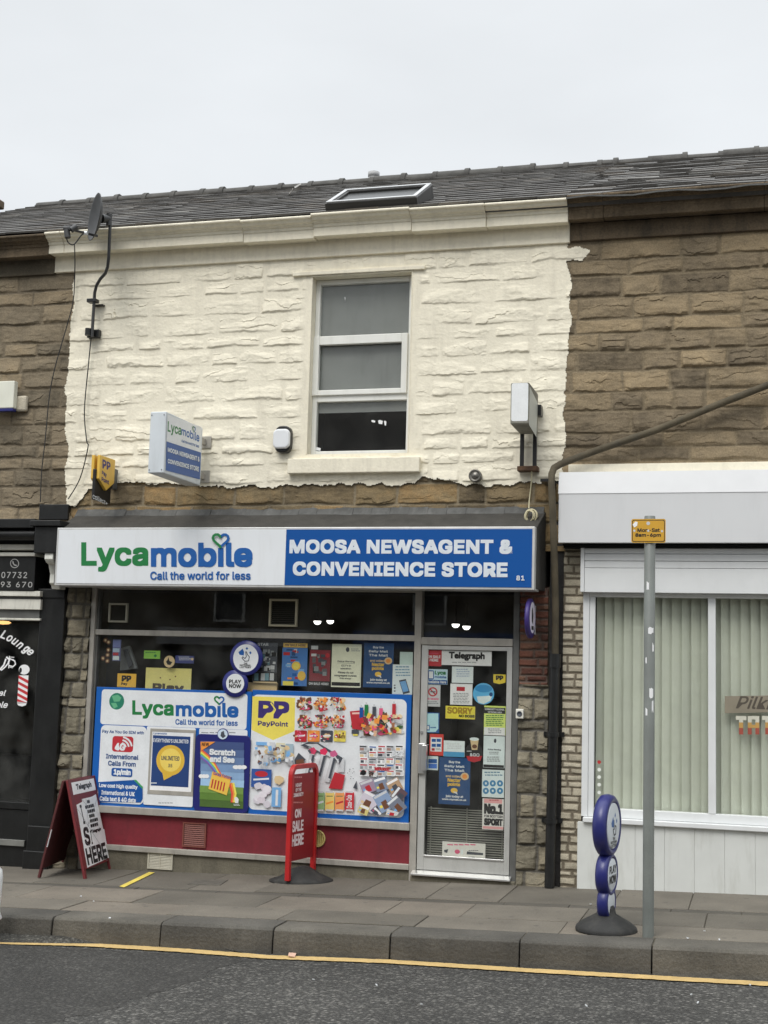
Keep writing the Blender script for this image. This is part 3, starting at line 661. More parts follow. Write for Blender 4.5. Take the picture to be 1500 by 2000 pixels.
# vents in the riser and plinth
def vent(name, mat, x0, x1, z0, z1, Y, nb, cols=1, mid=.0):
    v = MB(); v.box(x0, x1, Y, Y+.014, z0, z0+.012); v.box(x0, x1, Y, Y+.014, z1-.012, z1); v.box(x0, x0+.014, Y, Y+.014, z0+.012, z1-.012); v.box(x1-.014, x1, Y, Y+.014, z0+.012, z1-.012)
    wdt = (x1-x0-.028)/cols
    for c in range(cols):
        for i in range(nb):
            z = z0+.014+(z1-z0-.028)*(i+.5)/nb; d = (z1-z0)/nb*.36
            a = x0+.014+wdt*c+.003; b = a+wdt-.006
            v.hexa([(a, Y+.002, z-d), (b, Y+.002, z-d), (b, Y+.011, z+d*.9), (a, Y+.011, z+d*.9)], [(a, Y+.005, z-d), (b, Y+.005, z-d), (b, Y+.014, z+d*.9), (a, Y+.014, z+d*.9)])
        if c: v.box(x0+.014+wdt*c-.004, x0+.014+wdt*c+.004, Y, Y+.013, z0+.012, z1-.012)
    v.box(x0+.01, x1-.01, Y+.016, Y+.018, z0+.01, z1-.01, 1)
    return v.build(name, [mat, BLACKM], shop)
yv = YF-.006
vent("vent_grille", M("brown plastic grille", lin(96, 52, 44, .6), rough=.6, stain=.4), fx(356, 1630, yv), fx(402, 1630, yv), fz(379, 1655, yv), fz(379, 1607, yv), yv, 11)
vent("air_brick", M("pale plastic air brick", lin(150, 146, 132, .6), rough=.6, stain=.3), fx(288, 1680, yv), fx(337, 1680, yv), fz(312, 1698, yv), fz(312, 1665, yv), yv, 9, 2)
rv = MB(); c = F(619, 1638, yv); rv.lathe([(.078, .012), (.078, .0), (.066, .0), (.064, .01), (0, .012)], (c.x, yv, c.z), (0, 1, 0)); 
for i in range(7):
    xk = (i-3)*.018; hk_ = math.sqrt(max(.064**2-xk**2, 0)); rv.box(c.x+xk-.004, c.x+xk+.004, yv+.001, yv+.01, c.z-hk_, c.z+hk_)
rv.build("round_vent", M("yellowed plastic vent", lin(150, 136, 84, .6), rough=.5, stain=.4), shop)

# door and its frame
d0, d1 = pa1, px_(998, 1480); zD1 = fz(905, 1262, YF); zD0 = fz(905, 1704, YF); zDH = fz(900, 1246, YF)
jb = MB(); jx = px_(1011, 1480)
jb.box(d1+.004, jx, YF-.004, .2, gz(1.5)-.02, zSIGNB+.04); jb.build("door_jamb", ALUD, shop, bevel=.004)
dh = MB(); dh.box(d0, d1, YF-.004, .12, zD1+.006, zDH); dh.build("door_head", ALU, shop, bevel=.004)
dp = MB(); dp.box(d0, d1+.003, YG, YG+.008, zDH, zSIGNB+.03); dp.build("transom_pane", GLASS, shop)
dr = MB(); e0, e1 = d0+.006, d1-.002; sl_, sr_ = .062, .05; zb0 = fz(905, 1677, YF)
dr.box(e0, e0+sl_, YF+.006, .065, zD0, zD1); dr.box(e1-sr_, e1, YF+.006, .065, zD0, zD1); dr.box(e0+sl_, e1-sr_, YF+.007, .064, zD0, zb0); dr.box(e0+sl_, e1-sr_, YF+.007, .064, zD1-.036, zD1)
door = dr.build("door", M("satin aluminium door", lin(172, 172, 168, .75), rough=.36, metal=.3, var=.08, fine=.04, stain=.3, dirtcol=(.2, .2, .18)), shop, bevel=.003)
b = MB(); b.box(e0+sl_-.003, e1-sr_+.003, .035, .041, zb0, zD1-.036); b.build("pane", GLASS, door)
b = MB(); b.box(e0+sl_, e1-sr_, YF-.003, .034, zb0-.004, zb0+.012); b.build("glazing_bead", ALUB, door, bevel=.003)
b = MB(); hx0, hx1, hz0, hz1 = fx(817, 1480, -.0), fx(829, 1480, -.0), fz(824, 1511), fz(824, 1452)
b.box(hx0, hx1, -.002, YF+.004, hz0, hz1); b.box(hx1-.012, hx1+.028, -.05, -.0025, hz0+.03, hz1-.01); b.tube([(hx0+.02, YF+.01, hz1+.1), (hx0+.02, YF-.004, hz1+.1)], .014, 10); b.build("handle", ALUB, door, bevel=.004)
b = MB(); b.prism([(d0-.03, -.05, zD0-.045), (d0-.03, -.05, zD0-.028), (d0-.03, YF+.01, zD0-.004), (d0-.03, .12, zD0-.004), (d0-.03, .12, zD0-.045)], (d1-d0+.05, 0, 0)); b.build("threshold", ALUB, shop, bevel=.003)
b = MB(); b.box(d0-.04, jx, -.02, .4, gz(.4)-.1, zD0-.046); b.build("step", CONC, shop, bevel=.01)
# dark roller shutter rails behind the lower glass of the door (mat and grille seen through it)
mg = MB(); gx0, gx1 = e0+sl_+.01, e1-sr_-.01; zt_ = fz(900, 1578, .12); k = 0; z = zb0+.01
while z < zt_: mg.box(gx0, gx1, .11, .122, z, z+.010); z += .021
for x in (gx0+.02, (gx0+gx1)/2, gx1-.03): mg.box(x, x+.012, .1225, .13, zb0, zt_)
mg.build("door_grille", M("grey wire rack", lin(112, 112, 106, .5), rough=.5, metal=.3), shop)

# the shop room behind the glass
rm = MB(); WALLI = M("dim shop wall", (.055, .055, .052), rough=.8, var=.4, scale=1.2); CEI = M("shop ceiling tiles", (.16, .16, .155), rough=.9, var=.2, scale=2)
ix0, ix1 = sx0-.1, RPX0+.1
rm.box(ix0-.1, ix0, .3, 5, -.3, 2.95, 0); rm.box(ix1, ix1+.1, .3, 5, -.3, 2.95, 0); rm.box(ix0, ix1, 5, 5.1, -.3, 2.95, 0); rm.box(ix0, ix1, .3, 5, 2.86, 2.96, 1); rm.box(ix0, ix1, .13, 5, -.3, -.2, 0); rm.box(ix0, ix1, .05, .32, zSIGNB+.06, 2.95, 0)
for k in range(4):
    for j in range(3): rm.box(ix0+.02, ix0+.35, 1+k*.9, 1.86+k*.9, .3+j*.5, .33+j*.5, 0)
rm.box(-1.6, -.2, 3.2, 3.6, -.2, 1.9, 0); rm.box(-.4, .5, 2.4, 2.9, -.2, 1.0, 0)
for k in range(5): rm.box(-3+k*1.0, -2.2+k*1.0, 4.6, 4.95, .2, 1.5+.25*(k % 3), 0)
rm.build("room_interior", [WALLI, CEI], shop)

# ================================================================== BARBER SHOPFRONT (left)
def lb(mb, x0, y0, x1, y1, Ya, Yb, mi=0):
    """block between two photo corners, from depth Ya (front) to Yb"""
    xm, ym = (x0+x1)/2, (y0+y1)/2
    return mb.box(fx(x0, ym, Ya), fx(x1, ym, Ya), Ya, Yb, fz(xm, y1, Ya), fz(xm, y0, Ya))
def lw(mb, y0, y1, x1, Ya, Yb, mi=0):
    """block from beyond the left edge of the photograph to x1"""
    return mb.box(XMIN, fx(x1, (y0+y1)/2, Ya), Ya, Yb, fz(20, y1, Ya), fz(20, y0, Ya), mi)
PBX0, PBX1 = fx(66, 1400, -.06), PLX0-.002
gb_ = gz(-3.5)
b = MB(); b.box(PBX0, PBX1, -.06, .3, gb_-.1, fz(100, 1160, -.06)); b.box(PBX0-.03, PBX1, -.075, -.061, fz(100, 1168, -.07), fz(100, 1150, -.07)); b.build("pilaster", BLACK, barber, bevel=.006)
b = MB(); b.box(fx(52, 1640, -.11), PBX1-.0, -.11, -.076, gb_-.1, fz(85, 1614, -.11)); b.box(fx(44, 1680, -.13), PBX1-.005, -.135, -.111, gb_-.1, fz(80, 1663, -.13)); b.build("pilaster_base", BLACK, barber, bevel=.008)
b = MB(); lb(b, 67, 1028, 113, 1080, -.36, .2); lb(b, 58, 1016, 117, 1027, -.40, .2); lb(b, 76, 985, 133, 1015, -.03, .2); b.build("pilaster_head", BLACK, barber, bevel=.006)
b = MB(); xs0, xs1 = fx(90, 1110, -.3), fx(106, 1110, -.2)
cz = [fz(95, q, -.28) for q in (1081, 1099, 1121, 1138, 1149)]
b.prism([(xs0, -.06, cz[0]), (xs0, -.34, cz[0]), (xs0, -.345, cz[1]+.03), (xs0, -.31, cz[1]), (xs0, -.26, cz[1]-.02), (xs0, -.22, cz[2]), (xs0, -.225, cz[3]), (xs0, -.19, cz[3]-.02), (xs0, -.17, cz[4]), (xs0, -.06, cz[4])], (.09, 0, 0))
b.build("corbel", M("chipped white gloss paint", lin(206, 206, 198, .8), rough=.4, var=.08, stain=.6, dirtcol=(.25, .23, .2)), barber, bevel=.006)
OLDW = M("old white paintwork", lin(196, 194, 184, .8), rough=.5, var=.1, stain=.75, dirtcol=(.16, .14, .11))
b = MB(); lw(b, 1013, 1031, 68, -.34, .2); b.build("fascia_ledge", BLACK, barber, bevel=.006)
b = MB(); xg = fx(66, 1045, -.32); zg = fz(30, 1043, -.32); b.tube([(XMIN, -.26, zg), (xg, -.26, zg)], .055, 14); b.build("roller_box", BLACK, barber)
b = MB(); lw(b, 1063, 1074, 66, -.16, .1); lw(b, 1079, 1086, 68, -.17, .1); b.build("fascia_moulding", OLDW, barber, bevel=.004)
b = MB(); lw(b, 1052, 1063, 66, -.10, .1); lw(b, 1086, 1153, 68, -.14, .1); fas = b.build("fascia", BLACK, barber, bevel=.003)
g = G(-.1405, (.14, 0, 960)); gy = ink(150, 150, 148, .7)
g.text(gy, "07732", 20, 1122, 378, 1208, bold=.015, space=1.15); g.text(gy, "893 670", -75, 1258, 452, 1336, bold=.015, space=1.15)
for i in range(20):
    a, c = math.radians(i*18), math.radians(i*18+18); g.line(gy, [(205+57*math.cos(a), 1003+60*math.sin(a)), (205+57*math.cos(c), 1003+60*math.sin(c))], 10)
g.line(gy, [(182, 975), (188, 1005), (205, 1025), (232, 1032)], 15)
g.build("lettering", fas)
b = MB(); lw(b, 1154, 1164, 78, -.13, .1); lw(b, 1170, 1190, 79, -.10, .1); lw(b, 1207, 1211, 78, -.09, .1); b.build("window_head", OLDW, barber, bevel=.004)
b = MB(); lw(b, 1164, 1170, 78, -.09, .1); lw(b, 1190, 1207, 77, -.07, .1); b.build("window_strip", ALUD, barber)
b = MB(); xw = PBX0
b.box(XMIN, xw, -.045, .1, fz(20, 1580, -.04), fz(20, 1566, -.04)); b.box(XMIN, xw, -.03, .1, gb_-.2, fz(20, 1581, -.03)); b.build("stall_riser", BLACK, barber, bevel=.005)
b = MB(); b.box(XMIN, fx(47, 1645, -.06), -.06, -.031, fz(20, 1652, -.06), fz(20, 1640, -.06)); b.build("riser_ledge", M("scuffed dark ledge", lin(92, 92, 88, .62), rough=.7, var=.3), barber, bevel=.004)
b = MB(); b.box(XMIN, xw, .0, .008, fz(20, 1570, 0), fz(20, 1205, 0)); bp_ = b.build("shop_window", GLASS, barber)
b = MB(); DK = M("dim barber interior", (.014, .014, .0145), rough=.8, var=.5, scale=1.5)
b.box(XMIN+.3, xw+.1, 3, 3.1, -.4, 3, 0); b.box(xw, xw+.1, .12, 3, -.4, 3, 0); b.box(XMIN+.3, xw, .12, 3, 2.9, 3, 0); b.box(XMIN+.3, xw, .12, 3, -.4, -.3, 0); b.box(XMIN+.3, xw-.3, 1.6, 1.9, -.3, .75, 0); b.box(XMIN+.2, XMIN+.3, .12, 3, -.4, 3)
b.build("room_interior", DK, barber)
g = G(-.0015, (.26, 0, 1200)); wt = ink(226, 228, 226, .75); rdk = ink(168, 40, 46, .7)
for ch_, x, y, a in (("L", 28, 150, 25), ("o", 72, 180, 32), ("u", 112, 205, 38), ("n", 150, 232, 42), ("g", 192, 268, 45), ("e", 228, 284, 48)):
    h = 26 if ch_ != "L" else 33; wd_ = 20; a = math.radians(a*.9); ca_, sa_ = math.cos(a), math.sin(a)
    if ch_ == "g": h = 36
    R_ = lambda dx, dy: (x+dx*ca_-dy*sa_, y+dx*sa_+dy*ca_)
    g.text(wt, ch_, 0, 0, 0, 0, bold=.04, shear=.25, quad=[R_(-wd_, -h), R_(wd_, -h), R_(wd_, h), R_(-wd_, h)])
g.text(wt, "al", -8, 568, 46, 612, bold=.03, shear=.3); g.text(wt, "ble", -30, 655, 60, 702, bold=.03, shear=.3)
# hand with comb
for pts, wq in (([(0, 415), (30, 380), (45, 335)], 12), ([(10, 420), (40, 395), (60, 370)], 10), ([(50, 320), (72, 340), (62, 372)], 13), ([(72, 330), (112, 350), (118, 375), (100, 392), (70, 385)], 9), ([(72, 312), (66, 405)], 6), ([(72, 320), (108, 322)], 5), ([(72, 338), (104, 338)], 5), ([(70, 395), (98, 402)], 5)): g.line(wt, pts, wq)
g.circ(wt, 143, 377, 224, 452); g.circ(BLACK, 146, 400, 166, 440)
g.poly(wt, (143, 458), (216, 458), (203, 663), (131, 663))
for i in range(5):
    y = 458+i*44
    g.poly(rdk, (142-i*2.6, y), (142-i*2.6, min(y+22, 663)), (213-i*2.6, min(y+62, 663)), (214-i*2.6, min(y+38, 663)))
g.poly(wt, (130, 668), (203, 666), (196, 682), (168, 692), (140, 684))
g.build("window_lettering", bp_)

# ================================================================== TATTOO SHOPFRONT (right)
def rb(mb, x0, y0, y1, Ya, Yb, mi=0, xend=None):
    return mb.box(fx(x0, (y0+y1)/2, Ya), xend if xend is not None else XMAX, Ya, Yb, fz(1300, y1, Ya), fz(1300, y0, Ya), mi)
# dark painted strip, brick pier
b = MB(); b.box(RPX1+.0, fx(1098, 1400, .02), .02, .4, gz(1.9)-.05, fz(1090, 925, 0)); b.build("painted_strip", M("black bitumen paint", (.018, .017, .016), rough=.6, var=.5, scale=6, bump=.006, bscale=40, stain=.5, dirtcol=(.07, .055, .045)), tattoo)
f = relief(fx(1098, 1400), fx(1137, 1400), gz(2)-.05, fz(1115, 1055), .006, (.0735, .0765), (.15, .19), .004, .011, .009, 51, .003, wob=.003, rough_=.004, facet=0)
relief_mesh("brick_pier", f, np.ones((f[0].shape[0]-1, f[0].shape[1]-1), bool), 0, PALEBRICK, tattoo)
b = MB(); b.box(fx(1098, 1400), fx(1139, 1400)+.1, .02, .3, gz(2)-.05, fz(1115, 1055)); b.build("pier_core", BLACKM, tattoo)
xE = XMAX-.2
b = MB(); xq = fx(1091, 990, -.24); z0, z1, z2 = fz(1300, 1060, -.24), fz(1300, 963, -.24), fz(1300, 920.5, -.2)
b.prism([(xq, -.24, z0), (xq, -.24, z1), (xq, -.195, z2), (xq, .05, z2), (xq, .05, z0+.02), (xq, -.2, z0)], (xE-xq, 0, 0))
FAS = M("pale grey fascia panel", lin(207, 208, 209, .93), rough=.32, var=.04, scale=1.2, stain=.1, dirtcol=(.35, .35, .35))
fas2 = b.build("fascia", FAS, tattoo, bevel=.003)
b = MB(); b.prism([(xq-.004, -.2445, z1+.003), (xq-.004, -.20, z2+.004), (xq-.004, -.19, z2+.004), (xq-.004, -.234, z1+.003)], (xE-xq, 0, 0)); b.build("fascia_cap", M("white fascia cap", lin(220, 221, 222, 1.05), rough=.35, var=.03), fas2)
b = MB(); b.box(xq+.05, xE, -.02, .03, z2+.002, fz(1300, 905, 0)); b.build("paint_strip", PAINT, tattoo, bevel=.006)
b = MB(); ya = -.10
xg0 = fx(1142, 1110, ya)
zz = [fz(1300, q, ya) for q in (1071, 1082, 1096, 1110, 1158)]
b.box(xg0, xE, ya+.004, .05, zz[1]+.002, zz[0]); b.box(xg0, xE, ya-.004, .05, zz[2]+.002, zz[1]-.002); b.box(xg0, xE, ya, .05, zz[3]+.002, zz[2]-.002); b.box(xg0, xE, ya-.003, .05, zz[4], zz[3]-.002)
shb = b.build("shutter_box", UPVCR, tattoo, bevel=.003)
b = MB(); b.box(fx(1134, 1110, ya), xg0-.002, ya-.012, .05, fz(1140, 1156, ya), fz(1140, 1070, ya)); b.build("shutter_guide", UPVCR, shb, bevel=.003)
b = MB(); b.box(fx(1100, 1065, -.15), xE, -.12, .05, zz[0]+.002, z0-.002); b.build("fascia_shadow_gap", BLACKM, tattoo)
yw = -.03
wx0 = fx(1137, 1380, yw); wz1 = zz[4]-.001; wz0 = fz(1300, 1603, yw)
t1 = .055; wx1 = wx0+t1
b = MB(); b.box(wx0, wx1, yw, .08, wz0, wz1)
b.box(wx1+.001, wx1+.05, yw+.012, .08, wz0, wz1-.035)
b.box(wx1+.001, xE, yw+.006, .08, wz1-.034, wz1)
b.box(wx1+.051, xE, yw+.013, .08, wz0, wz0+.075)
mu0, mu1 = fx(1383, 1400, yw), fx(1398, 1400, yw)
for q in (0, 1.16, 2.32): b.box(mu0+q, mu1+q, yw+.010, .08, wz0+.0755, wz1-.035)
wfr = b.build("window_frame", UPVCR, tattoo, bevel=.004)
b = MB(); b.box(wx0+.02, xE, yw-.055, .05, wz0-.045, wz0-.002); b.build("window_sill", UPVCR, tattoo, bevel=.006)
b = MB(); b.box(wx1+.05, xE, .03, .036, wz0+.07, wz1-.034); pane2 = b.build("pane", glass("blind window glass", .98, 0, .03), wfr)
b = MB(); rr = random.Random(3); x = wx1+.0; BL = M("pale green blind fabric", lin(186, 190, 178, .80), rough=.85, var=.05, fine=.03)
while x < xE:
    tw = math.radians(24+rr.uniform(-7, 7)); hw = .047; dx, dy = hw*math.cos(tw), hw*math.sin(tw)
    b.hexa([(x-dx, .115-dy, wz0-.03), (x-dx, .115-dy, wz1), (x+dx, .115+dy, wz1), (x+dx, .115+dy, wz0-.03)], [(x-dx, .117-dy, wz0-.03), (x-dx, .117-dy, wz1), (x+dx, .117+dy, wz1), (x+dx, .117+dy, wz0-.03)]); x += .083
b.build("vertical_blind", BL, tattoo)
b = MB(); b.box(wx0, xE, 1.2, 1.25, -.2, 3, 0); b.box(wx0-.05, wx0, .1, 1.2, -.2, 3); b.box(wx0, xE, .3, 1.2, 2.6, 2.7); b.build("room_interior", M("tattoo shop room", (.25, .25, .23), rough=.9), tattoo)
b = MB(); rz0 = gz(2.0)-.03; x = fx(1127, 1665, -.05); ww = .247; x_ = x
while x_ < xE:
    b.box(x_+.0015, min(x_+ww, xE)-.0015, -.05, .05, rz0, wz0-.047); x_ += ww
b.box(x, xE, -.044, .04, rz0, wz0-.048)
b.build("stall_riser", M("white plastic cladding", lin(210, 212, 208, .98), rough=.42, var=.04, stain=.4, dirtcol=(.34, .34, .28)), tattoo, bevel=.003)
# lettering and a shelf board seen in the window
g = G(.0285, (.45, 1060, 880)); bd = M("brown board in window", lin(132, 124, 108, .9), rough=.8)
g.poly(bd, (790, 1066), (1060, 1062), (1060, 1134), (790, 1140)); g.text(ink(64, 58, 50, .6), "Pilki", 838, 1066, 1000, 1122, shear=.35, bold=.02)
bands = [ink(206, 204, 188, 1.0), ink(190, 150, 84, 1.0), ink(160, 78, 64, 1.0)]
def bl_(x0, x1, y0, y1):
    for k, (q0, q1) in enumerate(((1152, 1180), (1180, 1204), (1204, 1232))):
        a, c = max(y0, q0), min(y1, q1)
        if c > a: g.rect(bands[k], x0, a, x1, c); g.h -= g.step
for kind, x in (("T", 838), ("A", 890), ("T", 952)):
    if kind == "T": bl_(x, x+46, 1152, 1170); bl_(x+14, x+32, 1170, 1232)
    else:
        bl_(x, x+17, 1152, 1232); bl_(x+33, x+50, 1152, 1232); bl_(x+17, x+33, 1152, 1167)
        if kind == "A": bl_(x+17, x+33, 1190, 1204)
        else: bl_(x+17, x+33, 1218, 1232)
for i, y in enumerate((1352, 1385, 1417, 1450, 1484)): g.circ(ink(150, 40, 40, .6) if i == 0 else ink(190, 194, 186, .62), 237, y-8, 253, y+8, 12)
g.build("window_lettering", pane2)

# ================================================================== GROUND
def slab_mat(name, col, var=.2):
    return M(name, col, rough=.9, var=var, scale=1.7, bump=.004, bscale=55, fine=.16, fscale=110, stain=.32, dirtcol=(.09, .085, .072), spots=.5)
PAVE = [slab_mat("paving slab %s" % n, c) for n, c in (("grey", lin(132, 125, 113, 1.58)), ("warm", lin(138, 129, 116, 1.58)), ("dark", lin(118, 112, 101, 1.58)), ("sett", lin(100, 95, 86, 1.58)))]
def gslab(mb, x0, x1, y0, y1, h=0.0, th=.05, mi=0, tilt=0.0):
    mb.hexa([(x0, y0, gz(x0)+h), (x1, y0, gz(x1)+h+tilt), (x1, y1, gz(x1)+h), (x0, y1, gz(x0)+h-tilt)], [(x0, y0, gz(x0)+h-th), (x1, y0, gz(x1)+h-th), (x1, y1, gz(x1)+h-th), (x0, y1, gz(x0)+h-th)], mi)
KY = -2.5
rr = random.Random(77)
pv = MB(); PX0, PX1 = -14, 16
ys_ = [.1, -.95]       # private forecourt, then a row of setts, then the public slabs
x = PX0
while x < PX1:
    wdt = rr.choice((.6, .75, .9, .9)); gslab(pv, x+.003, x+wdt-.003, -.93, .35, rr.uniform(-.003, .003), mi=rr.choice((0, 0, 1, 2)), tilt=rr.uniform(-.003, .003)); x += wdt
x = PX0
while x < PX1:
    wdt = rr.uniform(.5, .9); gslab(pv, x+.002, x+wdt-.002, -1.075, -.936, rr.uniform(-.006, .0), mi=3); x += wdt
for k, (y0, y1) in enumerate(((-1.72, -1.08), (-2.2, -1.726))):
    x = PX0+.37*k
    while x < PX1:
        wdt = rr.choice((.6, .9, .9, 1.05)); gslab(pv, x+.003, x+wdt-.003, y0+.003, y1-.003, rr.uniform(-.004, .004), mi=rr.choice((0, 0, 1, 1, 2)), tilt=rr.uniform(-.003, .003)); x += wdt
pvb = MB(); gslab(pvb, PX0, PX1, KY+.05, .4, -.010, .1)
tag(pv.build("pavement", PAVE, None, bevel=.004, seg=1, origin=(0, -1, 0)), kind="structure")
tag(pvb.build("pavement_joint_bed", M("gritty joint sand", lin(92, 87, 74, 1.2), rough=1, var=.3, scale=12, fine=.2), None, origin=(0, -1, 0)), kind="structure")
# kerb stones: joints where the photograph shows them
KERB = [M("kerb stone %s" % n, c, rough=.92, var=.28, scale=2.4, bump=.008, bscale=40, fine=.2, fscale=110, stain=.45, dirtcol=(.035, .034, .03)) for n, c in (("grey", lin(92, 88, 80, 1.02)), ("dark", lin(82, 79, 73, 1.02)))]
kj = [Gd(p, q).x for p, q in ((86, 1796), (304, 1805), (527, 1815), (760, 1824), (1013, 1837), (1272, 1850))]
stp = (kj[-1]-kj[0])/5
kj = [kj[0]-stp*i for i in range(14, 0, -1)]+kj+[kj[-1]+stp*i for i in range(1, 15)]
kb = MB()
for a, b in zip(kj, kj[1:]):
    d = rr.uniform(-.006, .006); h = rr.uniform(-.004, .004); a += .005; b -= .005
    y0 = KY+d
    prof = lambda x: [(x, y0-.03, gz(x)-.25), (x, y0-.022, gz(x)-.09), (x, y0-.014, gz(x)-.022), (x, y0+.004, gz(x)-.005+h), (x, y0+.035, gz(x)+h), (x, y0+.292, gz(x)+h), (x, y0+.292, gz(x)-.25)]
    A, B = prof(a), prof(b); n = len(A)
    kb.add(A+B, [(i, (i+1) % n, n+(i+1) % n, n+i) for i in range(n)]+[tuple(range(n)), tuple(range(2*n-1, n-1, -1))], rr.randint(0, 1))
tag(kb.build("kerb", KERB, None, bevel=.006, origin=(0, KY, 0)), kind="structure")

# road: asphalt with visible aggregate, as a real relief near the camera
def asphalt(name, base, chips, amount, bump):
    mt, n, l, b = newmat(name); b.inputs['Roughness'].default_value = .85; b.inputs['Specular IOR Level'].default_value = .35
    geo = n.new('ShaderNodeNewGeometry')
    vo = n.new('ShaderNodeTexVoronoi'); vo.inputs['Scale'].default_value = 46; l.new(geo.outputs['Position'], vo.inputs[0])
    v2 = n.new('ShaderNodeTexVoronoi'); v2.inputs['Scale'].default_value = 95; l.new(geo.outputs['Position'], v2.inputs[0])
    sepc = n.new('ShaderNodeSeparateColor'); l.new(vo.outputs['Color'], sepc.inputs[0])
    cr = n.new('ShaderNodeValToRGB'); e = cr.color_ramp.elements; e[0].position = .0; e[0].color = (*base, 1); e[1].position = 1; e[1].color = (*chips, 1)
    e2 = e.new(1-amount); e2.color = (*[q*1.25 for q in base], 1)
    l.new(sepc.outputs[0], cr.inputs[0])
    nz = n.new('ShaderNodeTexNoise'); nz.inputs['Scale'].default_value = 1.1; nz.inputs['Detail'].default_value = 7; nz.inputs['Roughness'].default_value = .6; l.new(geo.outputs['Position'], nz.inputs[0])
    mr = n.new('ShaderNodeMapRange'); mr.inputs[1].default_value = .3; mr.inputs[2].default_value = .7; mr.inputs[3].default_value = .72; mr.inputs[4].default_value = 1.25; l.new(nz.outputs[0], mr.inputs[0])
    mr3 = n.new('ShaderNodeMapRange'); mr3.inputs[1].default_value = .0; mr3.inputs[2].default_value = .6; mr3.inputs[3].default_value = 1.25; mr3.inputs[4].default_value = .55; l.new(vo.outputs['Distance'], mr3.inputs[0])
    mm = n.new('ShaderNodeMath'); mm.operation = 'MULTIPLY'; l.new(mr.outputs[0], mm.inputs[0]); l.new(mr3.outputs[0], mm.inputs[1])
    sc = n.new('ShaderNodeVectorMath'); sc.operation = 'SCALE'; l.new(cr.outputs[0], sc.inputs[0]); l.new(mm.outputs[0], sc.inputs['Scale']); l.new(sc.outputs[0], b.inputs['Base Color'])
    ma = n.new('ShaderNodeMath'); ma.operation = 'ADD'; l.new(vo.outputs['Distance'], ma.inputs[0]); l.new(v2.outputs['Distance'], ma.inputs[1])
    bp = n.new('ShaderNodeBump'); bp.inputs['Distance'].default_value = -bump; l.new(ma.outputs[0], bp.inputs['Height']); l.new(bp.outputs[0], b.inputs['Normal'])
    return mt
RD = -.185
ASPH = asphalt("coarse asphalt", (.068, .066, .061), (.20, .192, .175), .36, .010)
ASPH2 = asphalt("smooth asphalt patch", (.050, .048, .044), (.10, .096, .088), .22, .004)
def sheet(name, pts, h, mat, th=.0):
    b = MB(); b.add([(x, y, gz(x)+RD+h) for x, y in pts], [tuple(range(len(pts)))]); return tag(b.build(name, mat, None, origin=(0, -4, 0)), kind="structure")
b = MB(); xs = np.linspace(-60, 60, 41); yk = [KY+.02, -4, -6, -9, -14, -30, -90]
b.add([(x, y, gz(x)*1.0+RD-(.0 if y > -7 else .01*(abs(y)-7)*.0)) for y in yk for x in xs], [(r*41+c, (r+1)*41+c, (r+1)*41+c+1, r*41+c+1) for r in range(len(yk)-1) for c in range(40)])
tag(b.build("road", ASPH, None, origin=(0, -6, 0)), kind="structure")
b = MB(); b.add([(x, y, gz(x)-.4) for y in (KY+.3, 40, 400) for x in (-400, 400)], [(0, 1, 3, 2), (2, 3, 5, 4)]); b.add([(x, y, gz(x)-.45) for y in (-400, -89) for x in (-400, 400)], [(0, 1, 3, 2)])
tag(b.build("ground", M("dull earth", (.07, .068, .06), rough=1, var=.2, scale=.3), None, origin=(0, 0, -.5)), kind="structure")
# smoother patch with a ragged edge
def road(px, py): q = Gd(px, py, RD); return (q.x, q.y)
ed = [road(*p) for p in ((485, 1871), (440, 1885), (395, 1906), (370, 1922), (310, 1938), (250, 1955), (195, 1978), (120, 1992), (30, 2010))]
er = []
for p, q in zip(ed, ed[1:]):
    for i in range(5): t = i/5; er.append((p[0]*(1-t)+q[0]*t+rr.uniform(-.035, .035), p[1]*(1-t)+q[1]*t+rr.uniform(-.035, .035)))
pp_ = er+[(ed[-1][0]-.4, -5.2), (-9, -5.4), (-9, KY-.21), (ed[0][0], KY-.21)]
b = MB(); n = len(pp_); tp_ = [(x, y, gz(x)+RD+.004) for x, y in pp_]
b.add(tp_, [tuple(range(n))]); b.add(tp_+[(x+.012, y-.008, gz(x)+RD-.004) for x, y in pp_], [(i, n+i, n+(i+1) % n, (i+1) % n) for i in range(n)])
tag(b.build("road_patch", ASPH2, None, origin=(0, -4, 0)), kind="structure")
# gritty fillet against the kerb, on the left
gr = [road(*p) for p in ((0, 1843), (120, 1845), (250, 1846), (380, 1853), (470, 1861), (482, 1866))]
GRIT = asphalt("gutter grit", (.07, .067, .058), (.15, .143, .125), .3, .008)
b = MB(); gr = [(-9, KY-.20)]+gr; n = len(gr)
hk_ = [.045*min(1, (gr[-1][0]-x)/.35) for x, y in gr]
b.add([(x, y, gz(x)+RD+.005) for x, y in gr]+[(x, KY-.012, gz(x)+RD+.006+h) for (x, y), h in zip(gr, hk_)], [(i, i+1, n+i+1, n+i) for i in range(n-1)])
tag(b.build("gutter_grit", GRIT, None, origin=(0, -2.6, -.2)), kind="structure")
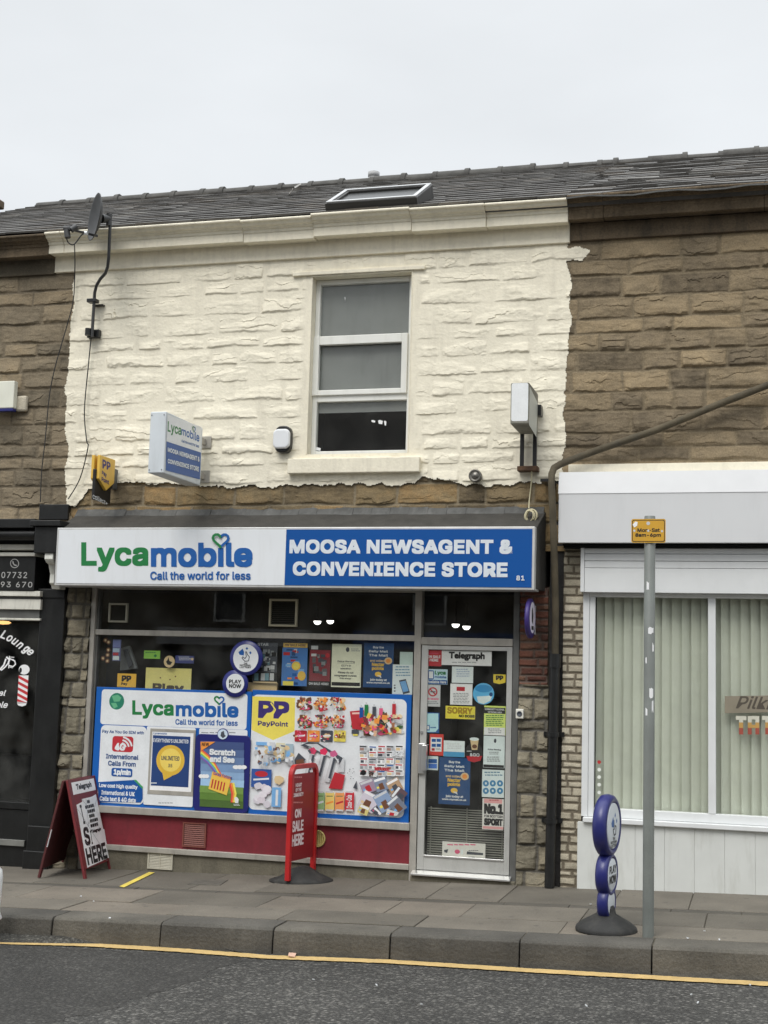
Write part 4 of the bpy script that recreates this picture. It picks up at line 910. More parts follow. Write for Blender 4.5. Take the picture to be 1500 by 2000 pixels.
# single yellow line with worn edges
YEL = M("worn yellow road paint", lin(200, 170, 112, 1.18), rough=.8, var=.12, scale=8, fine=.12, fscale=60, stain=.0)
cl = [road(*p) for p in ((0, 1842.5), (170, 1847), (355, 1858), (522, 1871), (760, 1880), (1044, 1898), (1272, 1911), (1500, 1924))]
cl = [(-9, cl[0][1]+.02)]+cl+[(9, cl[-1][1])]
b = MB(); st_ = 600
L_, R_ = [], []
for i in range(st_+1):
    x = -9+18*i/st_; y = np.interp(x, [c[0] for c in cl], [c[1] for c in cl]); hwid = .064
    L_.append((x, y+hwid+rr.uniform(-.007, .005), gz(x)+RD+.0085)); R_.append((x, y-hwid+rr.uniform(-.005, .007), gz(x)+RD+.0085))
b.add(L_+R_, [(i, st_+1+i, st_+2+i, i+1) for i in range(st_)]); tag(b.build("yellow_line", YEL, None, origin=(0, -2.7, -.2)), kind="structure")
# painted yellow mark on the forecourt
q = [Gd(*p, .004) for p in ((291, 1703), (302, 1704), (242, 1733), (233, 1731))]
b = MB(); b.add(q, [(0, 1, 2, 3)]); tag(b.build("yellow_pavement_mark", M("yellow marking", lin(222, 200, 90, 1.1), rough=.8, var=.15, fine=.2), None), kind="structure")
# cover plate let into the forecourt
q = [Gd(*p, .0) for p in ((382, 1718), (446, 1719), (430, 1729), (366, 1728))]
b = MB(); b.hexa([v+Vector((0, 0, .004)) for v in q], [v-Vector((0, 0, .03)) for v in q]); b.build("cover_plate", M("worn iron cover", lin(96, 92, 84, 1.2), rough=.8, var=.25, scale=14, bump=.004, bscale=80), None, label="small rectangular cover plate let into the pavement below the maroon panel", cat="access cover", bevel=.003)

# ================================================================== SIGNS AND NOTICES
WHT = ink(226, 229, 231, .97, .35); BLU = ink(24, 82, 154, .95, .35); GRN = ink(34, 122, 66, .97, .4); LBL = ink(28, 92, 164, .97, .4); BLK = ink(22, 22, 24, .9, .5)
NAV = ink(34, 38, 104, .9, .35); YLW = ink(238, 216, 96, .95, .45); GLD = ink(226, 186, 78, .9, .45); PURP = ink(58, 44, 110, .9, .45)
PAP = ink(214, 218, 216, .78, .7); PAP2 = ink(196, 206, 206, .72, .7); CRM = ink(206, 208, 184, .72, .7); GRY = ink(120, 124, 126, .75, .6); REDI = ink(176, 40, 50, .85, .5)
DBL = ink(30, 66, 110, .72, .4); SKYB = ink(110, 160, 205, .8, .5); LGR = ink(196, 214, 110, .75, .6); ORG = ink(224, 140, 60, .85, .5); PNK = ink(206, 84, 120, .85, .5)
BRN = ink(104, 66, 44, .85, .6); TAN = ink(206, 182, 140, .85, .6); LGY = ink(190, 192, 194, .85, .6); DGY = ink(64, 68, 76, .8, .5)
V1 = (.37333, 0, 980); V2 = (.38667, 540, 980); V3 = (1/3, 0, 1320); V4 = (.29333, 400, 1320); V5 = (.27, 780, 1220); V6 = (.45, 1060, 880); VU = (.23333, 480, 1230); VL = (.21333, 180, 1150); VP = (.17333, 160, 780)

def lyca(g, q1, q2, q3, heart, bold=.05):
    bold *= .76
    """green and blue word mark: three quads TL TR BR BL and a heart outline (cx, cy, half width, half height, stroke)"""
    g.text(GRN, "Lyca", 0, 0, 0, 0, bold=bold*.75, quad=q1, space=1.0); g.text(LBL, "mobıle", 0, 0, 0, 0, bold=bold, quad=q2, space=1.0); g.text(LBL, "Call the world for less", 0, 0, 0, 0, bold=.035, quad=q3)
    if heart:
        cx, cy, a, b, wd, sk = heart
        pts = []
        for i in range(25):
            t = 2*math.pi*i/24; X_ = 16*math.sin(t)**3/16; Y_ = (13*math.cos(t)-5*math.cos(2*t)-2*math.cos(3*t)-math.cos(4*t))/15
            pts.append((cx+a*X_, cy-b*Y_+sk*X_))
        h = g.h
        g.line(LBL, pts[:13], wd); g.line(GRN, pts[12:], wd)
def rq(x0, y0, x1, y1, s=0.0):
    """box as a quad whose right side is s lower than its left"""
    return [(x0, y0), (x1, y0+s), (x1, y1+s), (x0, y1)]

# ---- main fascia sign
YS = -.42
sx_0, sx_1 = fx(109, 1085, YS), fx(1044, 1090, YS); sz1, sz0 = fz(577, 1029.5, YS), fz(577, 1148, YS)
sg = thing("shop_sign", "long white and blue sign board above the shop window, lettered MOOSA NEWSAGENT & CONVENIENCE STORE", "sign", ((sx_0+sx_1)/2, YS+.1, sz0))
b = MB(); b.box(sx_0, sx_1, YS, -.16, sz0, sz1); b.build("case", M("sign case aluminium", lin(196, 196, 194, .9), rough=.4, metal=.2, var=.08, stain=.35, dirtcol=(.25, .25, .24)), sg, bevel=.006)
bl0 = fx(557.5, 1090, YS); e = .022
b = MB(); b.box(sx_0+e, bl0, YS-.004, YS-.0005, sz0+e, sz1-e); f1_ = b.build("white_panel", M("white sign acrylic", lin(222, 225, 228, .93), rough=.25, var=.03, scale=1.5, stain=.2, dirtcol=(.5, .49, .45)), sg)
b = MB(); b.box(bl0+.002, sx_1-e, YS-.004, YS-.0005, sz0+e, sz1-e); f2_ = b.build("blue_panel", M("blue sign acrylic", lin(22, 80, 150, .93), rough=.25, var=.04, scale=1.5), sg)
g = G(YS-.004, V1, step=.0006)
lyca(g, rq(425, 212, 776, 366), rq(790, 214, 1322, 342), rq(787, 364, 1312, 409), (1157, 200, 40, 36, 13, 0), bold=.075)
g.build("emblem", f1_)
g = G(YS-.004, V2, step=.0006)
LW = ink(216, 222, 228, .95, .35)
g.text(LW, "MOOSA NEWSAGENT &", 66, 191, 1195, 263, bold=.068, space=1.03); g.text(LW, "CONVENIENCE STORE", 83, 304, 1168, 378, bold=.068, space=1.03); g.text(LW, "81", 1212, 373, 1253, 398, bold=.05, space=1.1)
g.build("lettering", f2_)

# ---- projecting box sign (phone brand and shop name)
XP = F(394, 890, -.16).x
yn = FX(322, 868, XP).y; zt_, zb_ = FX(322, 802, XP).z, FX(321, 924, XP).z
x_l = F(291, 868, yn).x
bx = thing("projecting_sign", "white and blue projecting light box sign on the cream wall, left of the alarm box", "sign", ((XP+x_l)/2, -.4, zb_))
b = MB(); b.box(x_l, XP, yn, -.16, zb_, zt_); b.build("case", M("white sign box", lin(208, 214, 218, .97), rough=.4, var=.05, stain=.25, dirtcol=(.3, .3, .28)), bx, bevel=.008)
g = Gfx((XP, 0, 0), (0, 1, 0), (0, 0, 1), VP, start=.003)
g.poly(WHT, (958, 170), (1346, 312), (1336, 598), (950, 472)); g.poly(BLU, (950, 474), (1338, 600), (1326, 902), (942, 800))
lyca(g, [(965, 245), (1118, 300), (1114, 432), (960, 392)], [(1120, 312), (1320, 385), (1318, 482), (1116, 398)], [(1120, 452), (1316, 512), (1314, 546), (1118, 480)], (1258, 335, 16, 34, 7, 6))
g.text(LW, "MOOSA NEWSAGENT &", 0, 0, 0, 0, bold=.07, quad=[(960, 540), (1320, 650), (1318, 706), (958, 590)]); g.text(LW, "CONVENIENCE STORE", 0, 0, 0, 0, bold=.07, quad=[(960, 668), (1312, 760), (1310, 815), (958, 718)])
g.build("face_print", bx)
for zf in (.2, .8):
    b = MB(); z = zb_+(zt_-zb_)*zf; b.box(XP-.05, XP-.02, -.16, -.0, z-.03, z+.03); b.box(XP-.09, XP+.03, -.02, .0, z-.06, z+.06); b.build("bracket", ALU, bx, bevel=.004)
for x in (x_l+.015, XP-.02):
    for z in (zb_+.03, zt_-.03): b = MB(); b.lathe([(.006, 0), (.006, .004), (0, .005)], (x, yn, z), (0, -1, 0), 8); b.build("screw", GRY, bx)

# ---- yellow and black pay point sign
XQ = F(221, 930, -.10).x
yq = FX(191, 930, XQ).y
ps = thing("pay_sign", "narrow yellow over black projecting sign at the left end of the cream wall", "sign", (XQ, -.25, FX(200, 985, XQ).z))
zq1, zq0 = FX(192, 888, XQ).z, FX(189, 976, XQ).z
b = MB(); zm = FX(190, 934, XQ).z; b.box(XQ-.045, XQ-.015, yq-.02, -.10, zq0, zm+.09); b.build("black_panel", ink(30, 30, 30, .9, .4), ps, bevel=.006)
yc = (yq-.10)/2
b = MB()
for o_, th_ in ((-.075, .03), (-.0145, .03)):
    z5 = FX(204, 958, XQ).z; z4 = FX(189, 934, XQ).z
    b.prism([(XQ+o_, yq, zq1), (XQ+o_, -.10, zq1), (XQ+o_, -.10, z4), (XQ+o_, yc, z5), (XQ+o_, yq, z4)], (th_, 0, 0))
b.build("yellow_panel", M("yellow sign plastic", lin(222, 180, 76, .93), rough=.4, var=.05, stain=.15), ps, bevel=.004)
g = Gfx((XQ+.0155, 0, 0), (0, 1, 0), (0, 0, 1), VP)
g.text(PURP, "PP", 0, 0, 0, 0, bold=.06, quad=[(232, 672), (322, 715), (320, 800), (230, 778)]); g.text(PURP, "Pay", 0, 0, 0, 0, bold=.05, quad=[(226, 800), (278, 830), (276, 892), (224, 850)]); g.text(PURP, "Point", 0, 0, 0, 0, bold=.05, quad=[(222, 870), (305, 912), (303, 962), (220, 918)])
g.build("emblem", ps)
g = Gfx((XQ-.0145, 0, 0), (0, 1, 0), (0, 0, 1), VP)
g.text(WHT, "collect+", 0, 0, 0, 0, bold=.02, quad=[(122, 1055), (290, 1150), (288, 1196), (120, 1118)]); g.build("lettering", ps)
b = MB(); b.box(XQ-.05, XQ, -.10, .0, zq1-.28, zq1-.08); b.build("bracket", ALUD, ps, bevel=.004)

# ---- blank light box on its bracket
XB = F(1050, 822, -.12).x; yb = -.60
zB1, zB0 = F(1016, 747, yb).z, F(1012, 828, yb).z; xb0 = F(997, 788, yb).x
lb_ = thing("light_box", "blank dirty white light box on a rusty bracket above the round flue outlet", "light box", ((xb0+XB)/2, -.3, F(1030, 921, -.05).z))
b = MB(); GRIM = M("grimy box metal", lin(120, 118, 108, .9), rough=.6, var=.3, stain=.7, dirtcol=(.04, .04, .035))
b.box(xb0, XB, yb, -.10, zB0, zB1); b.build("case", GRIM, lb_, bevel=.010)
g = Gfx((0, yb, 0), (1, 0, 0), (0, 0, 1), (.155, 980, 730)); WG = ink(232, 234, 234, .97, .3)
g.rect(WG, 122, 118, 332, 595, .12); g.build("front_diffuser", lb_)
g = Gfx((XB, 0, 0), (0, 1, 0), (0, 0, 1), (.155, 980, 730)); g.poly(ink(176, 180, 174, .9, .4), (352, 160), (452, 370), (436, 800), (342, 640)); g.build("side_diffuser", lb_)
b = MB(); xk0, xk1 = fx(1016, 885, -.08), fx(1041, 885, -.08); zk0, zk1 = fz(1030, 911, -.08), fz(1030, 850, -.08)
for x in (xk0, xk1): b = MB(); b.box(x, x+.034, -.10, -.06, zk0, zB0+.05); b.build("strut", BLACK, lb_, bevel=.003)
b = MB(); b.box(XB-.01, XB+.03, -.12, -.02, zB1-.2, zB1-.1); b.build("fixing", BLACK, lb_, bevel=.003)
b = MB(); b.box(xk0-.02, xk1+.05, -.12, -.01, zk0-.045, zk0-.001); b.build("bracket", M("rusty iron", (.10, .055, .03), rough=.9, var=.5, scale=14), lb_, bevel=.005)

# ---- alarm box, extractor cowl, box at the left edge
c = F(554, 859, -.03); 
al = thing("alarm_box", "white burglar alarm box on a black backplate beside the upper window", "alarm box", (c.x, 0, c.z-.13))
def rrect(cx, cz, hw, hz, r, y):
    o = []
    for sx_, sz_, t0 in ((1, 1, 0), (-1, 1, 90), (-1, -1, 180), (1, -1, 270)):
        for i in range(7):
            t = math.radians(t0+15*i); o.append((cx+sx_*(hw-r)+r*math.cos(t), y, cz+sz_*(hz-r)+r*math.sin(t)))
    return o
b = MB(); b.prism(rrect(c.x+.004, c.z, .078, .128, .06, -.075), (0, .09, 0)); b.build("backplate", BLACK, al, bevel=.01)
b = MB(); b.prism(rrect(c.x-.002, c.z, .083, .095, .05, -.105), (0, .05, 0)); b.build("cover", M("white alarm plastic", lin(226, 228, 230, .97), rough=.3, var=.02), al, bevel=.018, seg=3)
c = F(928, 929, -.08)
b = MB(); b.lathe([(.052, .10), (.058, .02), (.060, .0), (.050, -.012), (.044, -.004), (.034, .004), (.030, -.006), (.0, -.008)], (c.x, -.085, c.z), (0, 1, 0), 30)
b.build("flue_terminal", M("tarnished steel", (.20, .19, .17), rough=.4, metal=.7, var=.35, scale=20, stain=.5), None, label="small round metal flue outlet low on the cream wall", cat="flue outlet")
yl_ = -.13; xr_ = F(27, 770, yl_).x
nb = thing("light_box", "white light box with dark blue underside on the left brown wall", "light box", (xr_-.15, -.2, F(10, 798, yl_).z))
b = MB(); zl0, zl1 = F(10, 797, yl_).z, F(10, 744, yl_).z; b.box(xr_-.3, xr_, yl_, -.06, zl0, zl1); b.build("case", M("cream white box plastic", lin(222, 222, 208, .97), rough=.4, var=.05, stain=.15), nb, bevel=.008)
b = MB(); b.box(xr_-.3, xr_-.004, yl_+.004, -.06, zl0-.03, zl0-.001); b.build("base", NAV, nb, bevel=.004)
b = MB(); b.box(xr_-.02, xr_+.1, -.06, -.0, zl0-.02, zl0+.14); b.build("mortar_patch", M("pale filler", lin(190, 182, 164, .9), rough=.95, var=.2, bump=.01), nb, bevel=.02)

# ---- oval sign under the right end of the shop sign
c = F(1035.5, 1208, -.22); XO = c.x
ov = thing("lottery_sign", "purple and white oval lottery sign under the right end of the shop sign", "sign", (XO, -.22, c.z-.2))
rz = (F(1035, 1168, -.22).z-F(1035, 1246, -.22).z)/2
b = MB(); b.lathe([(0, -.02), (.93, -.02), (1, -.012), (1, .012), (.93, .02), (0, .02)], (0, 0, 0), (1, 0, 0), 32)
b.v = [(XO+v[0], -.22+v[1]*.20, c.z+v[2]*rz) for v in b.v]; b.build("disc", PURP, ov)
g = Gfx((XO+.021, -.22, c.z), (0, 1, 0), (0, 0, 1)); g.loc2 = True
ov_p = lambda k: [(.20*k*math.cos(2*math.pi*i/32), .008+rz*k*math.sin(2*math.pi*i/32)) for i in range(32)]
g.raw(ink(206, 200, 214, .8), ov_p(.78)); 
for q in ([(-.05, .07), (-.01, .1), (.04, .03), (.02, -.05), (-.04, -.03)],): g.raw(BLK, q)
g.raw(BLK, [(-.06, -.10), (.06, -.10), (.06, -.065), (-.06, -.065)]); g.build("face_print", ov)
b = MB(); b.box(XO-.012, XO+.012, -.06, .02, c.z-rz*.75, c.z+rz*.7); b.build("bracket", PAP, ov)
c = F(1015.5, 1394, -.03)
b = MB(); b.box(c.x-.034, c.x+.034, -.055, -.0, c.z-.042, c.z+.042); en = b.build("door_bell", M("off white bell plastic", lin(206, 204, 194, .8), rough=.4, var=.04), None, bevel=.006, label="small square off-white bell unit on the stone pier right of the shop door", cat="door bell")
b = MB(); b.lathe([(.024, .0), (.024, .004), (.016, .006), (.016, .002), (0, .002)], (c.x, -.0555, c.z), (0, -1, 0), 20); b.build("button", DGY, en)

# ---- drainpipe
dpn = thing("drainpipe", "old drainpipe running diagonally down the right brown wall, then down beside the white shopfront", "drainpipe", (fx(1073, 1730, -.09), -.09, gz(1.75)))
RU = M("mossy cast iron", lin(84, 76, 60, .95), rough=.85, var=.35, scale=5, bump=.004, bscale=40, stain=.6, dirtcol=(.05, .05, .04))
pts = [F(*p, -.10) for p in ((1760, 642), (1640, 693), (1500, 752), (1410, 787), (1284, 839), (1176, 876), (1112, 900))]
pts[-1].y = -.11
bend = [F(1094, 907, -.15), F(1082, 914, -.22), F(1077.5, 926, -.27), F(1077, 945, -.29)]
down = [F(1079, 990, -.29), F(1083, 1100, -.20), F(1085, 1180, -.10), F(1084.5, 1280, -.07)]
b = MB(); b.tube(pts+bend+down, .031, 14); b.build("upper_pipe", RU, dpn)
b = MB(); p0, p1 = F(1084, 1277, -.07), F(1073, 1733, -.085); b.tube([p0, p0+(p1-p0)*.5, p1], .044, 14); b.tube([p0+(p1-p0)*.0, p0+(p1-p0)*.06], .054, 14); b.build("lower_pipe", BLACK, dpn)
for t_ in (.35, .72): b = MB(); q = p0+(p1-p0)*t_; b.tube([q-Vector((0, 0, .02)), q+Vector((0, 0, .02))], .056, 14); b.box(q.x-.09, q.x+.09, -.03, .02, q.z-.02, q.z+.02); b.build("pipe_clip", BLACK, dpn)
b = MB(); q = F(1078, 938, -.28); b.box(q.x-.10, q.x, -.30, .0, q.z-.012, q.z+.012); b.build("pipe_clip", BLACK, dpn)

# ---- satellite dish
V7 = (.36, 0, 280)
def p7(x, y, Y): return F(x*.36, 280+y*.36, Y)
BKM = M("dark grey dish steel", (.040, .041, .042), rough=.5, var=.2, scale=9)
dish = thing("satellite_dish", "dark grey satellite dish on a bent mast at the cream wall's left end", "satellite dish", p7(505, 1060, 0))
b = MB(); mp = [(500, 1050, -.10), (502, 1000, -.10), (508, 900, -.10), (514, 810, -.11), (524, 770, -.14), (545, 735, -.2), (572, 705, -.28), (584, 670, -.34), (590, 620, -.36), (594, 520, -.37), (598, 430, -.38), (590, 395, -.385)]
b.tube([p7(*p) for p in mp], .016, 10); b.build("mast", BKM, dish)
dc = p7(519, 400, -.50); nrm = Vector((-.74, -.66, .06)).normalized()
b = MB(); prof = [(r_, .30*r_*r_/.21) for r_ in (0, .05, .1, .15, .19, .205)]; prof = [(r_*1.13, h-.045) for r_, h in prof]
prof2 = [(r_, h-.008) for r_, h in prof[::-1]]
b.lathe(prof+[(.235, prof[-1][1])]+prof2, dc, nrm, 36); b.build("dish", BKM, dish)
b = MB(); mt_ = p7(592, 410, -.385); b.tube([dc-nrm*.06, (dc-nrm*.06+mt_)/2, mt_], [.045, .04, .03], 10); b.tube([mt_-Vector((0, 0, .07)), mt_+Vector((0, 0, .05))], .028, 10); b.build("mount", BKM, dish)
low = p7(528, 502, -.48); ln = p7(398, 470, -.72)
b = MB(); b.tube([low, p7(470, 488, -.58), ln], .013, 8); b.build("arm", BKM, dish)
b = MB(); b.tube([p7(415, 452, -.70), p7(385, 470, -.73)], .030, 12); b.tube([p7(350, 462, -.72), p7(385, 462, -.72), p7(380, 470, -.72)], .028, 10); b.tube([p7(362, 470, -.72), p7(368, 512, -.72)], .030, 10); b.build("receiver", BKM, dish)
b = MB(); b.tube([p7(458, 486, -.60), p7(474, 488, -.60)], .019, 10); b.build("arm_clip", WHT, dish)
b = MB(); c = p7(511, 1035, -.03); b.box(c.x-.065, c.x+.065, -.06, .0, c.z-.04, c.z+.04); b.tube([c+Vector((-.03, -.07, -.03)), c+Vector((-.03, -.07, .04))], .032, 10); b.build("wall_bracket", BLACK, dish, bevel=.004); b = MB()
c = p7(512, 860, -.06); b.box(c.x-.05, c.x+.05, -.13, -.05, c.z-.018, c.z+.018); b.box(c.x-.03, c.x+.09, -.05, .0, c.z-.035, c.z-.022); b.build("wall_bracket", BLACK, dish, bevel=.004)
CAB = M("black cable", (.02, .02, .02), rough=.6)
def smooth(pts, n=5):
    P = [pts[0]]+pts+[pts[-1]]; o = []
    for i in range(1, len(P)-2):
        for k in range(n):
            t = k/n; a, b_, c_, d = P[i-1], P[i], P[i+1], P[i+2]
            o.append(.5*((2*b_)+(c_-a)*t+(2*a-5*b_+4*c_-d)*t*t+(3*b_-a-3*c_+d)*t**3))
    return o+[pts[-1]]
b = MB(); b.tube(smooth([p7(360, 512, -.72), p7(372, 540, -.7), p7(402, 548, -.66), p7(440, 500, -.62), p7(455, 490, -.6)]), .006, 6); b.build("loop_cable", CAB, dish)
def cable(pts, name, label, r=.006): 
    b = MB(); b.tube(smooth(pts), r, 6); b.build(name, CAB, None, label=label, cat="cable")
cable([p7(404, 548, -.66), p7(406, 600, -.4), p7(406, 690, -.07), p7(398, 850, -.05), p7(360, 1000, -.05), p7(300, 1210, -.05), p7(268, 1370, -.05), p7(246, 1600, -.05), p7(226, 1780, -.05), p7(219, 1945, -.05)], "wall_cable", "thin black cable from the dish receiver slanting down across the left brown wall")
cable([p7(494, 1060, -.05), p7(480, 1200, -.05), p7(458, 1450, -.05), p7(470, 1610, -.05), p7(477, 1650, -.05), p7(435, 1815, -.05), p7(370, 1930, -.05)], "wall_cable", "thin black cable hanging from the dish mast bracket down the cream wall")
# loose coil of pale wire
b = MB(); top = F(1038, 914, -.10); c = F(1036.5, 1007, -.16)
b.tube(smooth([top, F(1038, 940, -.07), F(1034, 975, -.07), F(1033, 993, -.13)]), .006, 6)
rr = random.Random(4)
for k in range(6):
    ang = rr.uniform(-.5, .5); ax_ = Vector((math.sin(ang+k*.3-.8), -math.cos(ang), .1)).normalized(); r0 = .055+rr.uniform(-.012, .006)
    a_ = ax_.orthogonal().normalized(); b_ = ax_.cross(a_); cc = c+Vector((rr.uniform(-.01, .01), rr.uniform(-.02, .01), rr.uniform(-.008, .008)))
    b.tube([cc+r0*(math.cos(2*math.pi*i/20)*a_+math.sin(2*math.pi*i/20)*b_) for i in range(21)], .0055, 6)
b.build("wire_coil", M("pale wire", lin(190, 182, 150, .85), rough=.5), None, label="small coil of pale wire hanging below the blank light box", cat="wire coil")

# ================================================================== PANELS ON THE SHOP WINDOW
YP = .030
def panel_board(name, label, cat, x0, x1, y0, y1, mat):
    """board in front of the lower glass between photo columns x0, x1 (taken at mid height)"""
    a0, a1 = fx(x0, 1470, YP), fx(x1, 1480, YP); xm = (x0+x1)/2
    b = MB(); b.box(a0, a1, YP, YG-.003, fz(xm, y1, YP), fz(xm, y0, YP))
    return b.build(name, mat, None, bevel=.002, label=label, cat=cat), a0, a1
PBLUE = M("blue window panel", lin(22, 92, 172, .92), rough=.35, var=.04, scale=2, stain=.06, dirtcol=(.2, .22, .25))
pa, pa_0, pa_1 = panel_board("window_panel", "blue panel with the phone SIM advert and white boxes on the shop window", "window panel", 182, 487, 1346, 1588, PBLUE)
g = G(YP, V3)
SK = 1.0
def r3(mt, x0, y0, x1, y1, r=.08): g.rect(mt, x0, y0, x1, y1, r)
r3(WHT, 592, 92, 1448, 300, .09)
g.circ(ink(40, 120, 96, .9, .4), 640, 100, 728, 198); h_ = g.h
for q in ([(655, 118), (690, 110), (712, 128), (700, 150), (668, 152)], [(650, 160), (680, 158), (690, 180), (668, 192)]): g.poly(ink(96, 170, 128, .9), *q)
lyca(g, rq(775, 143, 1018, 249, 6), rq(1030, 152, 1398, 238, 8), rq(1028, 252, 1393, 286, 8), (1285, 142, 27, 24, 9, 2), bold=.075)
r3(WHT, 582, 292, 852, 748, .1)
tb = ink(40, 76, 130, .92)
g.text(tb, "Pay As You Go SIM with", 600, 320, 845, 343, bold=.04)
r3(REDI, 659, 354, 782, 446, .2); g.text(WHT, "4G", 674, 393, 736, 438, bold=.07, shear=.1)
for R_ in (26, 44, 62):
    g.line(WHT, [(712+R_*math.cos(math.radians(a)), 420-R_*math.sin(math.radians(a))) for a in range(8, 92, 14)], 10)
g.text(tb, "International", 622, 460, 813, 488, bold=.04); g.text(tb, "Calls From", 635, 500, 797, 529, bold=.04)
r3(BLU, 655, 541, 777, 590, .25); g.text(WHT, "1p/min", 668, 547, 768, 588, bold=.06)
g.poly(BLU, (574, 622), (785, 610), (838, 664), (838, 720), (826, 742), (580, 738)); g.poly(ink(60, 150, 90, .9), (785, 609), (800, 609), (839, 650), (838, 664))
g.text(WHT, "Low cost high quality", 582, 634, 808, 663, bold=.04); g.text(WHT, "International & UK", 596, 674, 792, 700, bold=.04); g.text(WHT, "Calls text & 4G data", 586, 710, 798, 737, bold=.04)
r3(WHT, 852, 300, 1140, 762, .03); g.bars(GRY, 930, 742, 1030, 752, 1)
r3(WHT, 1160, 312, 1444, 770, .03); g.bars(GRY, 1180, 330, 1420, 342, 1)
g.build("print", pa)
# snap frame poster on it
y_ = .018
b = MB(); q0, q1 = fx(290, 1500, y_), fx(379, 1500, y_); z0, z1 = fz(333, 1553, y_), fz(333, 1424, y_); fw_ = .04
b.box(q0, q1, y_+.003, YP-.006, z0, z1, 1)
for a in ((q0, q1, y_, y_+.008, z0, z0+fw_), (q0, q1, y_, y_+.008, z1-fw_*.7, z1), (q0, q0+.02, y_-.001, y_+.008, z0+fw_, z1-fw_*.7), (q1-.02, q1, y_-.001, y_+.008, z0+fw_, z1-fw_*.7)): b.box(*a)
sf = b.build("framed_poster", [ALU, PAP], None, bevel=.002, label="silver snap frame holding a dark blue poster with a gold speech bubble", cat="poster frame")
g = G(y_+.003, V3); DB = ink(36, 62, 112, .85, .4)
g.rect(WHT, 893, 326, 1118, 352); g.text(BLU, "Lycamobile", 900, 332, 978, 346, bold=.03); g.rect(DB, 890, 352, 1110, 648); g.text(WHT, "EVERYTHING'S UNLIMITED", 898, 370, 1105, 392, bold=.02)
GD = ink(206, 168, 62, .85, .4); GD2 = ink(226, 196, 96, .85, .4)
g.circ(GD, 916, 405, 1082, 585); g.poly(GD, (950, 560), (1010, 586), (960, 612)); g.circ(GD2, 938, 425, 1062, 562); g.text(DGY, "UNLIMITED", 945, 470, 1052, 496, bold=.03); g.text(DGY, "35", 985, 516, 1010, 536, bold=.03); g.bars(WHT, 885, 625, 925, 638, 1)
g.build("print", sf)
# scratch card poster
YC = .008
b = MB(); q0, q1 = fx(379.5, 1510, YC), fx(487, 1510, YC); z0, z1 = fz(433, 1586, YC), fz(433, 1435, YC)
b.prism(rrect((q0+q1)/2, (z0+z1)/2, (q1-q0)/2, (z1-z0)/2, .05, YC), (0, .018, 0)); cz_ = F(435, 1434, YC); b.lathe([(0, 0), (.052, 0), (.055, .004), (.055, .018), (0, .018)], (cz_.x, YC-.003, cz_.z), (0, 1, 0), 24)
sc_ = b.build("framed_poster", NAV, None, bevel=.003, label="navy poster frame with a rainbow over a green field, advertising scratch cards", cat="poster frame")
g = G(YC-.0035, V3); g.circ(ink(190, 206, 220, .85), 1276, 313, 1334, 372); g.poly(DGY, (1296, 330), (1312, 322), (1316, 345), (1324, 352), (1306, 366), (1292, 352))
for k in range(6): g.rect(ink(*[int(a*(1-k/5)+b_*k/5) for a, b_ in zip((62, 78, 122), (150, 184, 214))], .85, .4), 1175, 386+44*k, 1430, 386+44*(k+1)+1); g.h -= g.step
g.h += g.step
for k in range(3): g.rect(ink(*((110, 142, 70), (90, 122, 54), (72, 98, 48))[k], .85, .4), 1170, 648+41*k, 1426, 648+41*(k+1)+1); g.h -= g.step
g.h += g.step
for cx_, cy_, w_ in ((1405, 535, 46), (1195, 588, 34)):
    for dx in (-.5, 0, .5): g.circ(ink(222, 230, 238, .85), cx_+dx*w_-w_*.4, cy_-12, cx_+dx*w_+w_*.4, cy_+12, 14)
for k, cc in enumerate(((214, 70, 60), (232, 140, 60), (240, 214, 90), (110, 180, 100), (84, 140, 200), (120, 90, 160))):
    o_ = k*9; g.line(ink(*cc, .85), [(1178, 432+o_), (1215, 462+o_), (1255, 510+o_), (1290, 570+o_), (1312, 620+o_)], 10)
for k, cc in enumerate(((214, 70, 60), (232, 140, 60), (240, 214, 90))): g.line(ink(*cc, .85), [(1345+k*12, 628), (1362+k*10, 690), (1358+k*8, 740)], 11)
g.poly(ORG, (1176, 386), (1262, 386), (1178, 440)); g.text(BLK, "NEW", 1183, 391, 1226, 412, bold=.04)
g.text(WHT, "Scratch", 1228, 430, 1380, 466, bold=.07); g.text(WHT, "and See", 1230, 472, 1376, 508, bold=.07)
g.poly(GLD, (1246, 560), (1358, 592), (1330, 700), (1222, 662)); g.poly(ORG, (1252, 562), (1356, 592), (1352, 612), (1248, 580)); g.text(BLU, "Lucky Fortune", 0, 0, 0, 0, bold=.03, quad=[(1256, 560), (1362, 590), (1358, 612), (1252, 582)])
for k in range(5): g.line(REDI, [(1250+k*17, 606+k*5), (1240+k*17, 655+k*5)], 8)
g.poly(WHT, (1375, 715), (1388, 708), (1400, 722), (1398, 745), (1380, 745)); g.bars(WHT, 1370, 750, 1408, 764, 2)
g.build("print", sc_)

